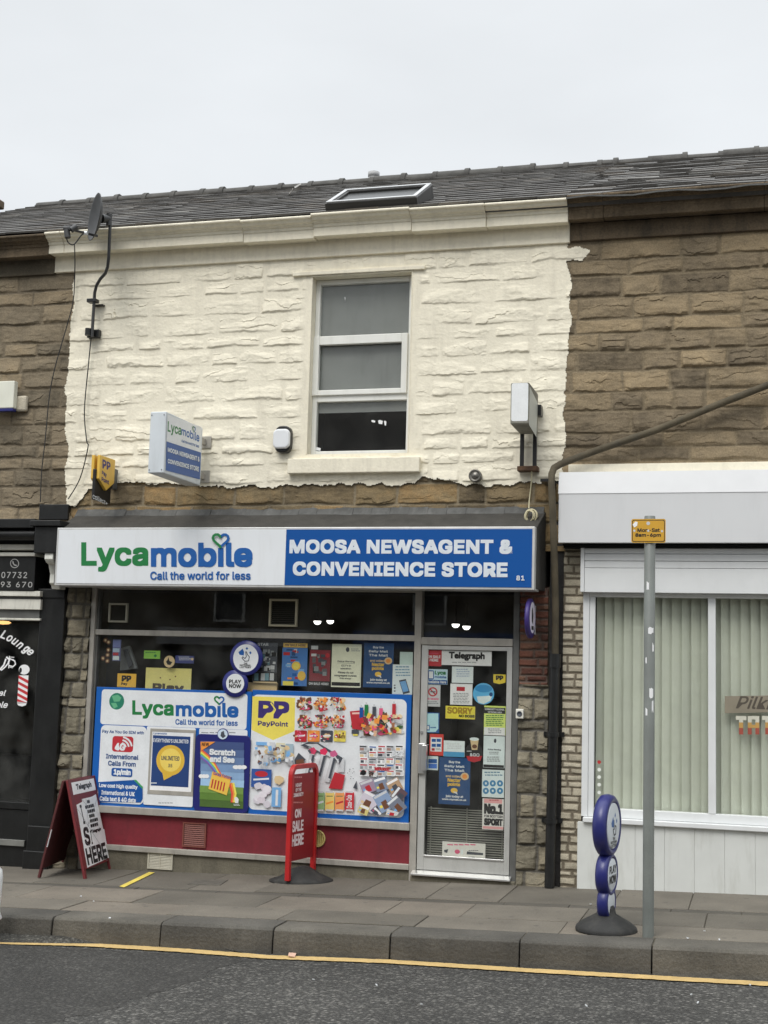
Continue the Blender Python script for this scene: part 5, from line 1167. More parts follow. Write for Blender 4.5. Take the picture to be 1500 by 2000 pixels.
# groceries panel
pb, _, _ = panel_board("window_panel", "blue bordered panel with pictures of sweets, groceries, cans and magazines on the shop window", "window panel", 488.5, 801, 1352, 1602, PBLUE)
g = G(YP, V4); rr = random.Random(12)
g.rect(WHT, 303, 140, 1336, 918, .05)
g.poly(YLW, (318, 136), (602, 146), (598, 368), (455, 428), (311, 360))
g.text(PURP, "PP", 356, 168, 562, 284, bold=.075, space=.95); g.line(YLW, [(440, 180), (470, 225), (440, 282)], 9); g.text(PURP, "PayPoint", 353, 302, 555, 343, bold=.035)
cols = [REDI, ORG, BRN, TAN, PNK, GRN, YLW, DGY, ink(120, 40, 60, .85), ink(236, 200, 160, .85), LGY, ink(60, 90, 60, .85)]
def blob(mt, cx, cy, w_, h, n=7):
    t0 = rr.uniform(0, 6); g.poly(mt, *[(cx+w_/2*rr.uniform(.75, 1.05)*math.cos(t0-2*math.pi*i/n), cy+h/2*rr.uniform(.75, 1.05)*math.sin(t0-2*math.pi*i/n)) for i in range(n)])
for j, y in enumerate((190, 305)):
    for i, x in enumerate((662, 778, 888)):
        mc = ((TAN, REDI, REDI), (TAN, PNK, PNK))[j][i]
        for k in range(6): blob(rr.choice((TAN, BRN, ORG, ink(236, 200, 160, .85), REDI)), x+rr.uniform(-40, 40), y+rr.uniform(-30, 26), 46, 42)
        g.rect(rr.choice((BRN, REDI, TAN)), x-30, y-46, x+6, y-18); blob((REDI, REDI, ink(120, 30, 50, .85), GRN, ORG, PNK)[j*3+i], x+8, y+30, 74, 26, 9); g.line(WHT, [(x-14, y+30), (x+26, y+31)], 6)
for (x, cc, t_) in ((640, REDI, None), (726, ORG, None), (813, DGY, None), (900, YLW, "m&m")):
    g.rect(cc, x-40, 363, x+40, 438, .08)
    if t_: g.text(BRN, t_, x-34, 388, x+34, 416, bold=.05)
    else: blob(rr.choice((PNK, TAN, WHT)), x, 398, 60, 32); g.line(WHT, [(x-26, 400), (x+26, 398)], 9)
for k in range(60):
    x, y = rr.uniform(985, 1325), rr.uniform(255, 395)
    if x < 1060 and y < 260: continue
    if rr.random() < .5: g.rect(rr.choice(cols), x-18, y-16, x+rr.uniform(2, 30), y+rr.uniform(4, 18)); g.h -= g.step*.6
    else: blob(rr.choice(cols), x, y, rr.uniform(26, 58), rr.uniform(20, 38))
g.poly(REDI, (968, 236), (1062, 228), (1050, 360), (985, 352)); g.line(ink(230, 180, 170, .85), [(985, 250), (1040, 248)], 12)
for x, y0, cc in ((1078, 192, GRN), (1130, 205, DGY), (1175, 215, PNK), (1262, 186, REDI), (1045, 210, BLU)): g.rect(cc, x-12, y0, x+12, y0+75); g.rect(LGY, x-5, y0-16, x+5, y0+1)
# toiletries, lipsticks
for a in ((345, 440, 418, 462, SKYB), (432, 442, 470, 520, LGY), (476, 446, 536, 560, ink(206, 200, 170, .85)), (540, 452, 592, 575, ink(150, 170, 180, .85))): g.rect(a[4], *a[:4])
for k in range(14): blob(rr.choice((LGY, ink(200, 204, 210, .9), TAN, BRN, SKYB)), rr.uniform(340, 590), rr.uniform(470, 590), 46, 40)
g.poly(DGY, (640, 462), (690, 440), (760, 446), (925, 548), (900, 580), (840, 540)); g.poly(LGY, (672, 455), (752, 452), (880, 545), (838, 540)); g.poly(DGY, (600, 560), (628, 512), (676, 556), (640, 590), (606, 600)); g.poly(BRN, (610, 560), (660, 552), (668, 590), (612, 598))
for x, y, cc in ((722, 500, (200, 60, 96)), (796, 505, (206, 44, 84)), (862, 520, (190, 90, 130))):
    g.poly(ink(*cc, .85), (x-26, y-14), (x+8, y-26), (x+26, y-2), (x+10, y+24), (x-22, y+16)); g.poly(LGY, (x-18, y+16), (x+14, y+24), (x-30, y+190), (x-62, y+180)); g.poly(DGY, (x-2, y+26), (x+14, y+26), (x-22, y+165), (x-36, y+160))
g.poly(LGY, (880, 640), (925, 540), (935, 545), (930, 640)); g.poly(REDI, (868, 640), (938, 660), (918, 755), (828, 748)); g.poly(DGY, (990, 745), (1015, 696), (1018, 755))
for k in range(10): g.circ(DGY, *(lambda x, y: (x, y, x+6, y+6))(rr.uniform(945, 1000), rr.uniform(610, 690)), 8)
g.rect(ink(44, 82, 150, .9), 314, 620, 448, 742); g.circ(REDI, 338, 632, 424, 672); g.line(WHT, [(330, 690), (430, 684)], 12)
for k in range(12): blob(rr.choice((ink(226, 222, 228, .95), ink(208, 204, 212, .95), ink(214, 206, 214, .95))), rr.uniform(340, 425), rr.uniform(730, 860), 60, 54, 8)
g.rect(SKYB, 450, 742, 512, 872); g.line(WHT, [(486, 760), (482, 860)], 16); blob(TAN, 496, 690, 76, 70)
for x0, cc, c2 in ((741, (140, 176, 120), WHT), (806, (224, 196, 110), ORG), (872, (226, 150, 90), REDI), (938, (190, 44, 56), WHT)):
    g.rect(ink(*cc, .9), x0, 772, x0+60, 898, .16); g.rect(LGY, x0+6, 766, x0+54, 778, .3); g.rect(LGY, x0+6, 888, x0+54, 900, .3)
    if x0 == 938: g.text(WHT, "Coca-Cola", 0, 0, 0, 0, shear=.2, bold=.02, quad=[(948, 880), (948, 792), (984, 792), (984, 880)])
    else: g.line(c2, [(x0+8, 850), (x0+52, 836)], 12); g.line(ink(100, 120, 80, .9), [(x0+10, 800), (x0+50, 800)], 6)
for j in range(5):
    for i in range(5):
        x, y = 1036+i*59+rr.uniform(-3, 3), 464+j*41+rr.uniform(-3, 3); x1_ = min(x+56, 1331); g.rect(PAP if (i+j) % 3 else LGY, x, y, x1_, y+39)
        g.rect(rr.choice((REDI, BLK, DGY, REDI, LBL, BLK)), x+3, y+3, x1_-8, y+11); g.rect(rr.choice((GRY, DGY, TAN, ink(150, 120, 110, .85))), x+4, y+15, x+rr.uniform(20, 34), y+33); g.bars(GRY, x+34, y+15, x1_-4, y+34, 4, seed=i*7+j)
g.text(REDI, "INDEPENDENT", 1135, 608, 1238, 630, bold=.05); g.text(WHT, "BACK", 1252, 505, 1330, 535, bold=.05); g.text(BLK, "DAD", 1098, 632, 1132, 652, bold=.05); g.text(BLK, "AT", 1100, 654, 1126, 672, bold=.05); g.circ(BLK, 1045, 625, 1080, 660)
for (x, y, a, w_, h, cc) in ((1092, 735, -.35, 92, 86, (150, 130, 150)), (1180, 720, -.3, 84, 90, (120, 130, 150)), (1270, 730, -.5, 88, 88, (170, 140, 110)), (1300, 790, -.9, 90, 80, (90, 70, 76)), (1098, 835, .5, 116, 118, (196, 190, 200)), (1200, 835, -.5, 104, 126, (130, 150, 180)), (1285, 860, -.7, 90, 110, (110, 116, 130)), (1065, 890, .4, 70, 60, (200, 186, 120)), (1150, 905, .8, 70, 44, (80, 84, 100)), (1255, 915, .3, 80, 40, (210, 200, 190))):
    ca_, sa_ = math.cos(a), math.sin(a); Q = lambda dx, dy: (x+dx*ca_-dy*sa_, min(y+dx*sa_+dy*ca_, 930))
    g.poly(ink(*cc, .85), Q(-w_/2, -h/2), Q(w_/2, -h/2), Q(w_/2, h/2), Q(-w_/2, h/2)); g.poly(rr.choice((WHT, LGY, PAP)), Q(-w_/2+5, -h/2+4), Q(w_/2-5, -h/2+4), Q(w_/2-5, -h/2+20), Q(-w_/2+5, -h/2+20))
    g.poly(rr.choice((DGY, BRN, REDI)), Q(-w_*.2, -5), Q(w_*.15, -8), Q(w_*.2, h*.4), Q(-w_*.22, h*.4)); g.poly(rr.choice((TAN, YLW, PNK, SKYB)), Q(-w_*.4, h*.1), Q(-w_*.22, h*.1), Q(-w_*.22, h*.25), Q(-w_*.4, h*.25))
def collage(x0, y0, x1, y1, n, pal, mn, mxx, seed, inside=None):
    q = random.Random(seed)
    for k in range(n):
        x, y = q.uniform(x0, x1), q.uniform(y0, y1)
        if ((x-(x0+x1)/2)/((x1-x0)/2))**2+((y-(y0+y1)/2)/((y1-y0)/2))**2 > 1.25: continue
        if inside and not inside(x, y): continue
        a = q.uniform(-.6, .6); w2, h2 = q.uniform(mn, mxx)/2, q.uniform(mn, mxx)/2; ca, sa = math.cos(a), math.sin(a)
        pts = [(x+dx*ca-dy*sa, y+dx*sa+dy*ca) for dx, dy in ((-w2, -h2), (w2, -h2), (w2*q.uniform(.5, 1), h2), (-w2*q.uniform(.5, 1), h2))]
        if any(px > 1332 or py > 914 for px, py in pts): continue
        g.poly(q.choice(pal), *pts); g.h -= g.step*.7
    g.h += g.step*2
PB = [TAN, BRN, REDI, ink(236, 206, 170, .85), ORG, DGY, PNK, WHT, ink(150, 100, 70, .85), ink(120, 44, 52, .85)]
for j, y in enumerate((190, 305)):
    for i, x in enumerate((662, 778, 888)): collage(x-46, y-46, x+50, y+24, 26, PB, 6, 20, 30+j*3+i); collage(x-30, y+18, x+40, y+44, 10, [REDI, WHT, PNK, GRN], 6, 16, 50+j*3+i)
for x in (640, 726, 813, 900): collage(x-36, 366, x+36, 434, 12, [TAN, WHT, REDI, BRN, PNK], 5, 16, int(x))
collage(1040, 262, 1328, 398, 60, PB+[TAN, BRN, LGY, LGY, REDI, ink(200, 160, 130, .85), GLD], 14, 38, 71, lambda x, y: y > 240+60*abs((x-1150)/190)**2 or x > 1040)
collage(345, 450, 590, 590, 44, [LGY, WHT, WHT, TAN, ink(150, 160, 170, .9), BRN, SKYB, ink(90, 100, 120, .9)], 8, 30, 72)
collage(640, 470, 900, 640, 8, [LGY, GRY, WHT, DGY], 6, 30, 75)
g.build("print", pb)

# ---- double disc lottery sign on the window
y_ = .004
c1, c2 = F(480.5, 1285, y_), F(458.5, 1335, y_); r1_, r2_ = .165, .130
lt = thing("lottery_sign", "navy double disc lottery sign reading PLAY NOW on the shop window", "sign", (c2.x, y_, c2.z-r2_))
b = MB()
for c, R_ in ((c1, r1_), (c2, r2_)): b.lathe([(0, .022), (R_-.006, .022), (R_, .015), (R_, .007), (R_-.006, .0), (0, 0)], (c.x, y_ if R_ == r1_ else y_+.003, c.z), (0, 1, 0), 40)
b.build("disc", M("navy sign plastic", lin(36, 42, 116, .93), rough=.3, var=.03), lt)
g = G(y_-.0005, VL)
g.circ(WHT, 1291, 508, 1522, 762, 36); g.circ(WHT, 1226, 778, 1392, 955, 36)
for q in ([(1340, 580), (1378, 548), (1392, 580), (1388, 610), (1350, 604)], [(1405, 545), (1418, 532), (1430, 548), (1416, 560)], [(1438, 580), (1452, 572), (1460, 588), (1446, 602)]): g.poly(LBL, *q)
g.line(DGY, [(1405, 575), (1412, 620), (1400, 640), (1380, 622), (1372, 634), (1398, 664), (1432, 660), (1440, 622), (1424, 605), (1412, 575)], 7)
for t_, y0 in (("THE", 676), ("NATIONAL", 692), ("LOTTERY", 711)): g.text(BLK, t_, 1388 if t_ == "THE" else 1352, y0, 1422 if t_ == "THE" else 1456, y0+16, bold=.04)
g.text(BLK, "PLAY", 1254, 832, 1364, 866, bold=.04); g.text(BLK, "NOW", 1254, 872, 1364, 908, bold=.04); g.build("face_print", lt)

# ---- notices behind the window glass
YN = .088
def notice(name, label, cat, view, fn, Y=YN, group=None, th=.003):
    g = G(Y, view); fn(g); g.build(name, None, label=label, cat=cat, group=group)
def n1(g):
    g.board(DGY, 62, 108, 262, 446); g.text(LGY, "STAR", 100, 110, 190, 134, bold=.05)
    for k in range(26): g.rect(rr.choice((LGY, GRY, DGY, BLK, ink(86, 120, 130, .7))), *(lambda x, y: (x, y, min(x+rr.uniform(15, 40), 258), min(y+rr.uniform(15, 40), 352)))(rr.uniform(80, 235), rr.uniform(145, 330))); g.h -= g.step*.5
    g.rect(BLK, 66, 356, 258, 434)
    for x in (90, 145, 178, 220): g.rect(rr.choice((ink(96, 130, 140, .7), LGY)), x-18, 364, x+16, 424)
    g.rect(TAN, 62, 434, 262, 446)
notice("poster", "grey comic style poster half hidden behind the navy double disc sign", "poster", VU, n1)
def n2(g):
    g.board(ink(60, 104, 160, .65), 302, 150, 514, 470); g.rect(GLD, 315, 112, 517, 148); g.text(BRN, "ON SALE HERE", 328, 120, 502, 140, bold=.05)
    for k in range(22): g.rect(rr.choice((SKYB, LBL, LGY, REDI, DBL, ORG)), *(lambda x, y: (x, y, min(x+rr.uniform(20, 60), 510), min(y+rr.uniform(12, 36), 466)))(rr.uniform(305, 480), rr.uniform(155, 440))); g.h -= g.step*.5
    g.circ(GLD, 384, 266, 460, 340); g.circ(GLD, 434, 346, 502, 426); g.circ(YLW, 396, 278, 448, 328); g.rect(YLW, 310, 430, 400, 466)
notice("poster", "bright blue and yellow poster with gold coins under an orange header", "poster", VU, n2)
def n3(g):
    g.board(BLK, 528, 120, 708, 470); g.rect(ink(110, 34, 44, .65), 534, 170, 706, 430)
    for k in range(22): g.rect(rr.choice((DGY, GRY, BLK, ink(80, 80, 84, .7))), *(lambda x, y: (x, y, x+rr.uniform(18, 42), y+rr.uniform(18, 46)))(rr.uniform(556, 650), rr.uniform(200, 350))); g.h -= g.step*.5
    g.rect(LGY, 548, 134, 606, 164); g.rect(LGY, 548, 200, 592, 222); g.circ(REDI, 668, 196, 702, 234); g.text(LGY, "ON SALE HERE!", 528, 442, 692, 462, bold=.05)
notice("poster", "dark poster with a maroon panel and white ON SALE HERE along the bottom", "poster", VU, n3)
def n4(g):
    g.board(CRM, 718, 120, 966, 482); g.rect(BLK, 718, 440, 956, 470); g.bars(GRY, 880, 158, 956, 188, 2); g.circ(DGY, 838, 146, 868, 186)
    g.text(DGY, "Police Warning", 768, 258, 912, 276, bold=.03); g.rect(DGY, 768, 279, 912, 281); g.text(DGY, "CCTV in", 800, 292, 880, 308, bold=.03); g.text(DGY, "operation", 792, 318, 882, 334, bold=.03); g.text(DGY, "Please do not", 772, 350, 902, 366, bold=.03); g.text(DGY, "congregate outside", 742, 376, 928, 394, bold=.03); g.text(DGY, "this shop!", 785, 400, 882, 416, bold=.03)
notice("notice", "pale police warning notice about CCTV in the upper part of the shop window", "notice", VU, n4)
def mail(g, x0, y0, x1, y1, mt):
    W_, H_ = x1-x0, y1-y0; X_ = lambda a: x0+a*W_; Y_ = lambda a: y0+a*H_
    g.board(mt, x0, y0, x1, y1)
    for t_, a, b_, c_, d, cc in (("Buy the", .32, .07, .68, .13, WHT), ("Daily Mail", .18, .16, .82, .22, WHT), ("The Mail", .18, .245, .82, .30, WHT), ("and collect", .22, .37, .72, .42, TAN), ("Nectar", .28, .44, .70, .52, GLD), ("points", .28, .53, .68, .62, GLD), ("join today at", .22, .80, .78, .86, WHT), ("www.mymail.co.uk", .10, .87, .88, .92, WHT)): g.text(cc, t_, X_(a), Y_(b_), X_(c_), Y_(d), bold=.05)
    g.circ(TAN, X_(.70), Y_(.32), X_(.96), Y_(.48)); g.circ(ORG, X_(.75), Y_(.35), X_(.91), Y_(.45)); g.circ(GLD, X_(.38), Y_(.645), X_(.60), Y_(.755)); g.poly(WHT, (X_(.45), Y_(.72)), (X_(.58), Y_(.73)), (X_(.6), Y_(.79)))
notice("poster", "dark blue loyalty points poster in the shop window beside the police notice", "poster", VU, lambda g: mail(g, 986, 112, 1236, 484, DBL))
notice("notice", "plain pale green sheet in the window's right upper corner, beside the door post", "notice", VU, lambda g: (g.board(ink(178, 196, 190, .7), 1290, 186, 1398, 296)))
def n6(g):
    g.board(ink(196, 210, 206, .7), 1228, 292, 1396, 540); g.bars(ink(110, 140, 160, .7), 1250, 305, 1385, 400, 4, seed=5)
    g.poly(DGY, (1282, 424), (1340, 412), (1374, 526), (1318, 540)); g.poly(SKYB, (1290, 436), (1338, 426), (1364, 512), (1318, 522)); g.circ(GRY, 1238, 458, 1256, 472, 10); g.circ(DGY, 1238, 480, 1256, 494, 10); g.circ(GRY, 1238, 505, 1256, 520, 10)
notice("poster", "pale poster picturing a mobile phone, in the window beside the door post", "poster", VU, n6, Y=YN-.004)
# left part of the window
notice("price_card", "small bright green card in the left part of the window", "price card", VL, lambda g: (g.board(ink(126, 178, 70, .75), 474, 566, 622, 640), g.circ(GRN, 566, 600, 592, 626), g.bars(GRN, 486, 580, 600, 596, 1)))
notice("sticker", "round tan lottery sticker above the yellow play board", "sticker", VL, lambda g: (g.circ(TAN, 656, 612, 756, 722), g.poly(BLK, (690, 650), (700, 626), (708, 660), (734, 672), (716, 698), (690, 694), (676, 668))))
notice("sticker", "small navy licence label right of the round tan sticker", "sticker", VL, lambda g: (g.board(ink(54, 60, 110, .7), 762, 612, 932, 682), g.bars(LGY, 790, 622, 905, 660, 3), g.circ(TAN, 904, 632, 928, 656, 14)))
notice("play_board", "yellow board with the top of the word Play showing above the blue panel", "board", VL, lambda g: (g.board(ink(226, 196, 122, .72), 488, 726, 906, 960), g.text(ink(70, 62, 50, .7), "Play", 552, 868, 840, 960, bold=.08), [g.circ(BRN, x, y, x+14, y+14, 8) for x, y in ((618, 808), (706, 824), (756, 796))]), Y=.13)
notice("pay_sticker", "orange yellow pay logo sticker in the lower left of the window", "sticker", VL, lambda g: (g.board(ink(226, 164, 58, .75), 230, 776, 402, 900), g.text(BLK, "PP", 270, 794, 358, 850, bold=.09), g.text(BLK, "Pay", 266, 858, 322, 886, bold=.05)))
def n8(g):
    g.board(ink(76, 80, 120, .65), 186, 464, 262, 660); g.rect(ink(100, 110, 160, .7), 190, 470, 258, 536); g.rect(ink(150, 170, 190, .7), 190, 545, 250, 580); g.rect(REDI, 190, 584, 240, 610); g.rect(PAP2, 190, 616, 246, 652)
    for x, y in ((122, 470), (150, 488), (148, 560), (142, 606), (100, 636), (140, 660)): g.circ(BRN, x-20, y-22, x+20, y+22, 16); g.circ(TAN, x-10, y-11, x+10, y+11, 12)
notice("sticker_strip", "strip of small round and square stickers at the window's left edge", "sticker strip", VL, n8)
nb = MB(); rr2 = random.Random(2)
q = [F(180+x*.21333, 1150+y*.21333, .2) for x, y in ((262, 545), (340, 520), (410, 730), (252, 750))]
nb.hexa(q, [v+Vector((0, .04, 0)) for v in q]); q2 = [F(180+x*.21333, 1150+y*.21333, .17) for x, y in ((280, 560), (318, 548), (372, 700), (330, 726))]; nb.hexa(q2, [v+Vector((0, .02, 0)) for v in q2], 1)
nb.build("newspaper_stack", [GRY, DGY], None, bevel=.006, label="bundle of folded newspapers leaning inside the left part of the window", cat="newspapers")
b = MB(); c0 = F(480+60*.2333, 1230+440*.2333, .12)
b.box(F(484, 1335, .12).x, F(542, 1335, .12).x, .11, .14, F(510, 1352, .12).z, F(510, 1333, .12).z); b.build("cardboard_shelf", ink(206, 178, 130, .75), None, bevel=.004, label="strip of tan cardboard below the grey comic poster", cat="cardboard")
# extractor fans in the transom glass
def fan(x0, y0, x1, y1, label, cs):
    y = .068; a0, a1 = fx(x0, (y0+y1)/2, y), fx(x1, (y0+y1)/2, y); z0, z1 = fz((x0+x1)/2, y1, y), fz((x0+x1)/2, y0, y)
    o = thing("extractor_fan", label, "extractor fan", ((a0+a1)/2, y, z0), "square extractor fans in the transom glass"); t = .020
    fr_ = MB(); fr_.box(a0, a1, y-.03, y+.004, z0, z0+t); fr_.box(a0, a1, y-.03, y+.004, z1-t, z1); fr_.box(a0, a0+t, y-.03, y+.004, z0+t, z1-t); fr_.box(a1-t, a1, y-.03, y+.004, z0+t, z1-t)
    fr_.build("frame", ink(*cs, .72), o, bevel=.004)
    lv = MB(); n = 12
    for i in range(n):
        z = z0+t+(z1-z0-2*t)*(i+.5)/n; lv.hexa([(a0+t, y-.02, z-.006), (a1-t, y-.02, z-.006), (a1-t, y-.006, z+.007), (a0+t, y-.006, z+.007)], [(a0+t, y-.017, z-.006), (a1-t, y-.017, z-.006), (a1-t, y-.003, z+.007), (a0+t, y-.003, z+.007)])
    lv.box(a0+t, a1-t, y-.002, y+.003, z0+t, z1-t, 1)
    lv.build("louvre", [M("dim fan louvre", (.06, .057, .045), rough=.6), BLACKM], o)
fan(214, 1178, 251, 1216, "smaller square extractor fan in the transom, above the left end of the window", (136, 134, 120))
fan(527, 1170, 582, 1224, "larger square extractor fan with a cream frame in the transom, above the comic poster", (160, 154, 132))
# lit lamps in the shop
LAMP = M("lit lamp", (1, .98, .94), emit=3.5, var=0)
pl_ = None
for i, (px, py, Y, lab) in enumerate(((620, 1213, 2.2, "lit shop lamp, left one of the pair seen over the window posters"), (645, 1212, 2.9, "lit shop lamp, right one of the pair seen over the window posters"), (890, 1219, 2.4, "lit shop lamp, left one of the pair seen above the door"), (911, 1223, 2.2, "lit shop lamp, right one of the pair seen above the door"))):
    c = F(px, py, Y)
    if pl_ is None:
        pl_ = thing("ceiling_lamp", lab, "lamp", (c.x, c.y, c.z), "lit lamps inside the newsagent")
        b = MB(); b.lathe([(0, -.04), (.017, -.037), (.033, -.026), (.041, -.008), (.041, .0), (0, .003)], c, (0, 0, 1), 20); b.build("lamp_bowl", LAMP, pl_)
        b = MB(); b.lathe([(.043, .0), (.043, .014), (.015, .02), (.006, .25), (0, .25)], c, (0, 0, 1), 16); b.build("holder", BLACKM, pl_); pl_c = c
        o = pl_
    else:
        o = copy_tree(pl_); o.location = c; o['label'] = lab
c = F(6, 1216, .8)
o = thing("ceiling_lamp", "warm lit lamp inside the barber window at the left edge", "lamp", c)
b = MB(); b.lathe([(0, -.02), (.06, -.015), (.085, .0), (.06, .015), (0, .02)], c, (0, 0, 1), 20); b.build("lamp_bowl", M("warm lit lamp", (1, .55, .2), emit=1.6, var=0), o)
b = MB(); b.lathe([(.07, .022), (.03, .05), (.008, .06), (.008, .5), (0, .5)], c, (0, 0, 1), 12); b.build("holder", BLACKM, o)

# ---- notices on the door glass
YD = .046
def dn(name, label, cat, fn): notice(name, label, cat, V5, fn, Y=YD)
dn("newspaper_sign", "white newspaper name strip with red ON SALE HERE square across the top of the door", "notice", lambda g: (g.board(PAP, 192, 188, 668, 294), g.rect(REDI, 192, 184, 306, 300), g.text(WHT, "ON SALE", 204, 222, 298, 242, bold=.05), g.text(WHT, "HERE", 220, 246, 282, 266, bold=.05), g.text(BLK, "Telegraph", 358, 198, 618, 262, bold=.05, alt=True), g.bars(GRY, 380, 270, 590, 280, 1), g.bars(PNK, 204, 206, 298, 214, 1)))
dn("sticker", "phone top-up sticker with green lettering, high on the left of the door", "sticker", lambda g: (g.board(ink(172, 196, 206, .75), 198, 322, 348, 432), g.rect(BLU, 198, 400, 345, 430), g.text(GRN, "Lyca", 256, 334, 336, 368, bold=.06), g.text(BLU, "mobile", 256, 370, 340, 388, bold=.05), g.rect(BLU, 206, 330, 250, 396, .2), g.rect(WHT, 214, 338, 244, 388), g.text(WHT, "Available Here", 204, 404, 338, 424, bold=.04)))
dn("notice", "white sheet with faint blue print near the top of the door", "notice", lambda g: (g.board(ink(206, 214, 222, .78), 380, 304, 534, 422), g.bars(ink(150, 164, 186, .78), 410, 320, 510, 385, 4)))
dn("notice", "white price list sheet with a red heading on the door", "notice", lambda g: (g.board(PAP, 368, 428, 528, 580), g.rect(REDI, 414, 450, 474, 480), g.bars(GRY, 388, 495, 510, 575, 7, seed=3)))
dn("sticker", "no smoking sticker with a red circle on the left of the door", "sticker", lambda g: (g.board(LGY, 190, 436, 296, 592), g.circ(REDI, 208, 452, 276, 520), g.circ(LGY, 218, 462, 266, 510), g.line(REDI, [(222, 466), (262, 506)], 9), g.rect(DGY, 224, 482, 262, 490), g.text(PNK, "NO SMOKING", 204, 530, 284, 544, bold=.04), g.bars(GRY, 200, 555, 284, 580, 2)))
dn("sticker", "round blue sticker in the upper right of the door", "sticker", lambda g: (g.circ(ink(88, 164, 206, .75), 532, 422, 686, 578), g.circ(ink(50, 130, 180, .75), 546, 436, 672, 490), g.poly(PAP2, (560, 520), (640, 515), (672, 510), (660, 550), (610, 574), (570, 562)), g.circ(DBL, 650, 490, 676, 520)))
dn("sticker", "small yellow pay logo sticker at the door's right edge", "sticker", lambda g: (g.board(ink(222, 186, 52, .75), 680, 360, 768, 412), g.poly(ink(222, 186, 52, .75), (680, 410), (768, 410), (766, 420), (724, 430), (682, 420)), g.text(BLK, "PP", 698, 368, 752, 402, bold=.09)))
dn("sticker", "yellow SORRY NO DOGS sign hanging in the middle of the door", "sign", lambda g: (g.board(BLK, 330, 586, 552, 686), g.rect(ink(228, 196, 60, .75), 334, 590, 548, 682), g.text(ink(150, 120, 30, .75), "SORRY", 346, 598, 530, 646, bold=.06), g.text(BLK, "NO DOGS", 430, 652, 544, 672, bold=.07)))
dn("notice", "green and black community alcohol notice strip on the door's right side", "notice", lambda g: (g.board(LGR, 612, 588, 768, 800), g.rect(BLK, 612, 600, 766, 644), g.text(LGY, "COMMUNITY ALCOHOL", 618, 606, 760, 620, bold=.05), g.text(LGY, "NETWORK AREA", 640, 628, 742, 640, bold=.05), g.bars(GRN, 624, 654, 758, 738, 6, seed=7), g.rect(PAP, 612, 744, 764, 800), g.bars(GRY, 640, 752, 740, 792, 3)))
dn("sticker", "pale blue folded card sticker on the door's left side, above the handle", "sticker", lambda g: (g.board(LBL, 190, 636, 288, 782), g.poly(ink(166, 204, 222, .75), (194, 642), (282, 642), (282, 752), (262, 776), (194, 776)), g.rect(LBL, 196, 726, 220, 766), g.rect(PAP, 202, 732, 214, 758), g.bars(LBL, 224, 740, 272, 760, 1)))
dn("notice", "police CCTV notice on the door below the green strip", "notice", lambda g: (g.board(PAP2, 608, 806, 762, 1036), g.rect(BLK, 608, 1014, 756, 1034), g.circ(DGY, 684, 824, 702, 856), g.text(DGY, "Police Warning", 640, 898, 734, 912, bold=.04), g.bars(GRY, 648, 920, 720, 945, 2, seed=4), g.bars(GRY, 630, 955, 736, 998, 3, seed=6)))
dn("sticker", "red edged card with blue squares beside the door handle", "sticker", lambda g: (g.board(ink(200, 56, 48, .8), 218, 792, 318, 946), g.rect(PAP, 226, 816, 306, 918), [g.rect(LBL, x, y, x+30, y+22) for x in (234, 270) for y in (826, 862)], g.rect(REDI, 234, 894, 256, 912), g.bars(GRY, 262, 894, 300, 910, 2)))
dn("notice", "small white card with a light blue base, right of the red edged card", "notice", lambda g: (g.board(ink(206, 216, 216, .78), 320, 840, 472, 956), g.rect(ink(70, 140, 180, .75), 320, 920, 470, 956), g.bars(LGY, 340, 860, 452, 905, 3)))
dn("sticker", "round black coffee sticker with a cup picture near the middle of the door", "sticker", lambda g: (g.circ(ink(36, 34, 36, .75), 474, 856, 604, 996), g.poly(REDI, (484, 950), (600, 950), (586, 984), (540, 996), (498, 984)), g.poly(TAN, (512, 826), (574, 826), (564, 906), (524, 906)), g.circ(PAP2, 508, 816, 576, 840), g.circ(BRN, 526, 866, 562, 896), g.text(LGY, "&GO", 510, 930, 580, 954, bold=.05), g.bars(LGY, 488, 912, 530, 926, 1)))
dn("sticker", "small blue bank card sticker right of the door handle", "sticker", lambda g: (g.board(PAP2, 204, 952, 280, 1052), g.rect(LBL, 210, 972, 272, 1002), g.rect(ink(60, 110, 190, .75), 210, 1006, 272, 1040)))
dn("poster", "dark blue loyalty points poster low in the middle of the door", "poster", lambda g: mail(g, 286, 962, 512, 1302, DBL))
dn("notice", "white sheet with six blue round icons on the door's right side", "notice", lambda g: (g.board(PAP2, 598, 1050, 758, 1250), g.bars(ink(96, 130, 150, .75), 614, 1064, 748, 1104, 2), [(g.circ(ink(60, 120, 160, .75), x-22, y-23, x+22, y+23), g.circ(PAP2, x-7, y-9, x+7, y+9, 10)) for x in (626, 676, 728) for y in (1148, 1202)]))
dn("notice", "black on white No.1 SPORT newspaper poster low on the door's right side", "poster", lambda g: (g.board(ink(206, 204, 200, .75), 600, 1260, 754, 1484), g.rect(ink(206, 150, 150, .75), 612, 1262, 744, 1292), g.bars(REDI, 650, 1266, 730, 1280, 1), g.text(BLK, "No.1", 612, 1296, 752, 1372, bold=.08), g.text(BLK, "FOR SCOTTISH", 614, 1378, 748, 1396, bold=.05), g.text(BLK, "SPORT", 612, 1402, 748, 1454, bold=.08), g.rect(ink(206, 150, 150, .75), 604, 1460, 752, 1478)))
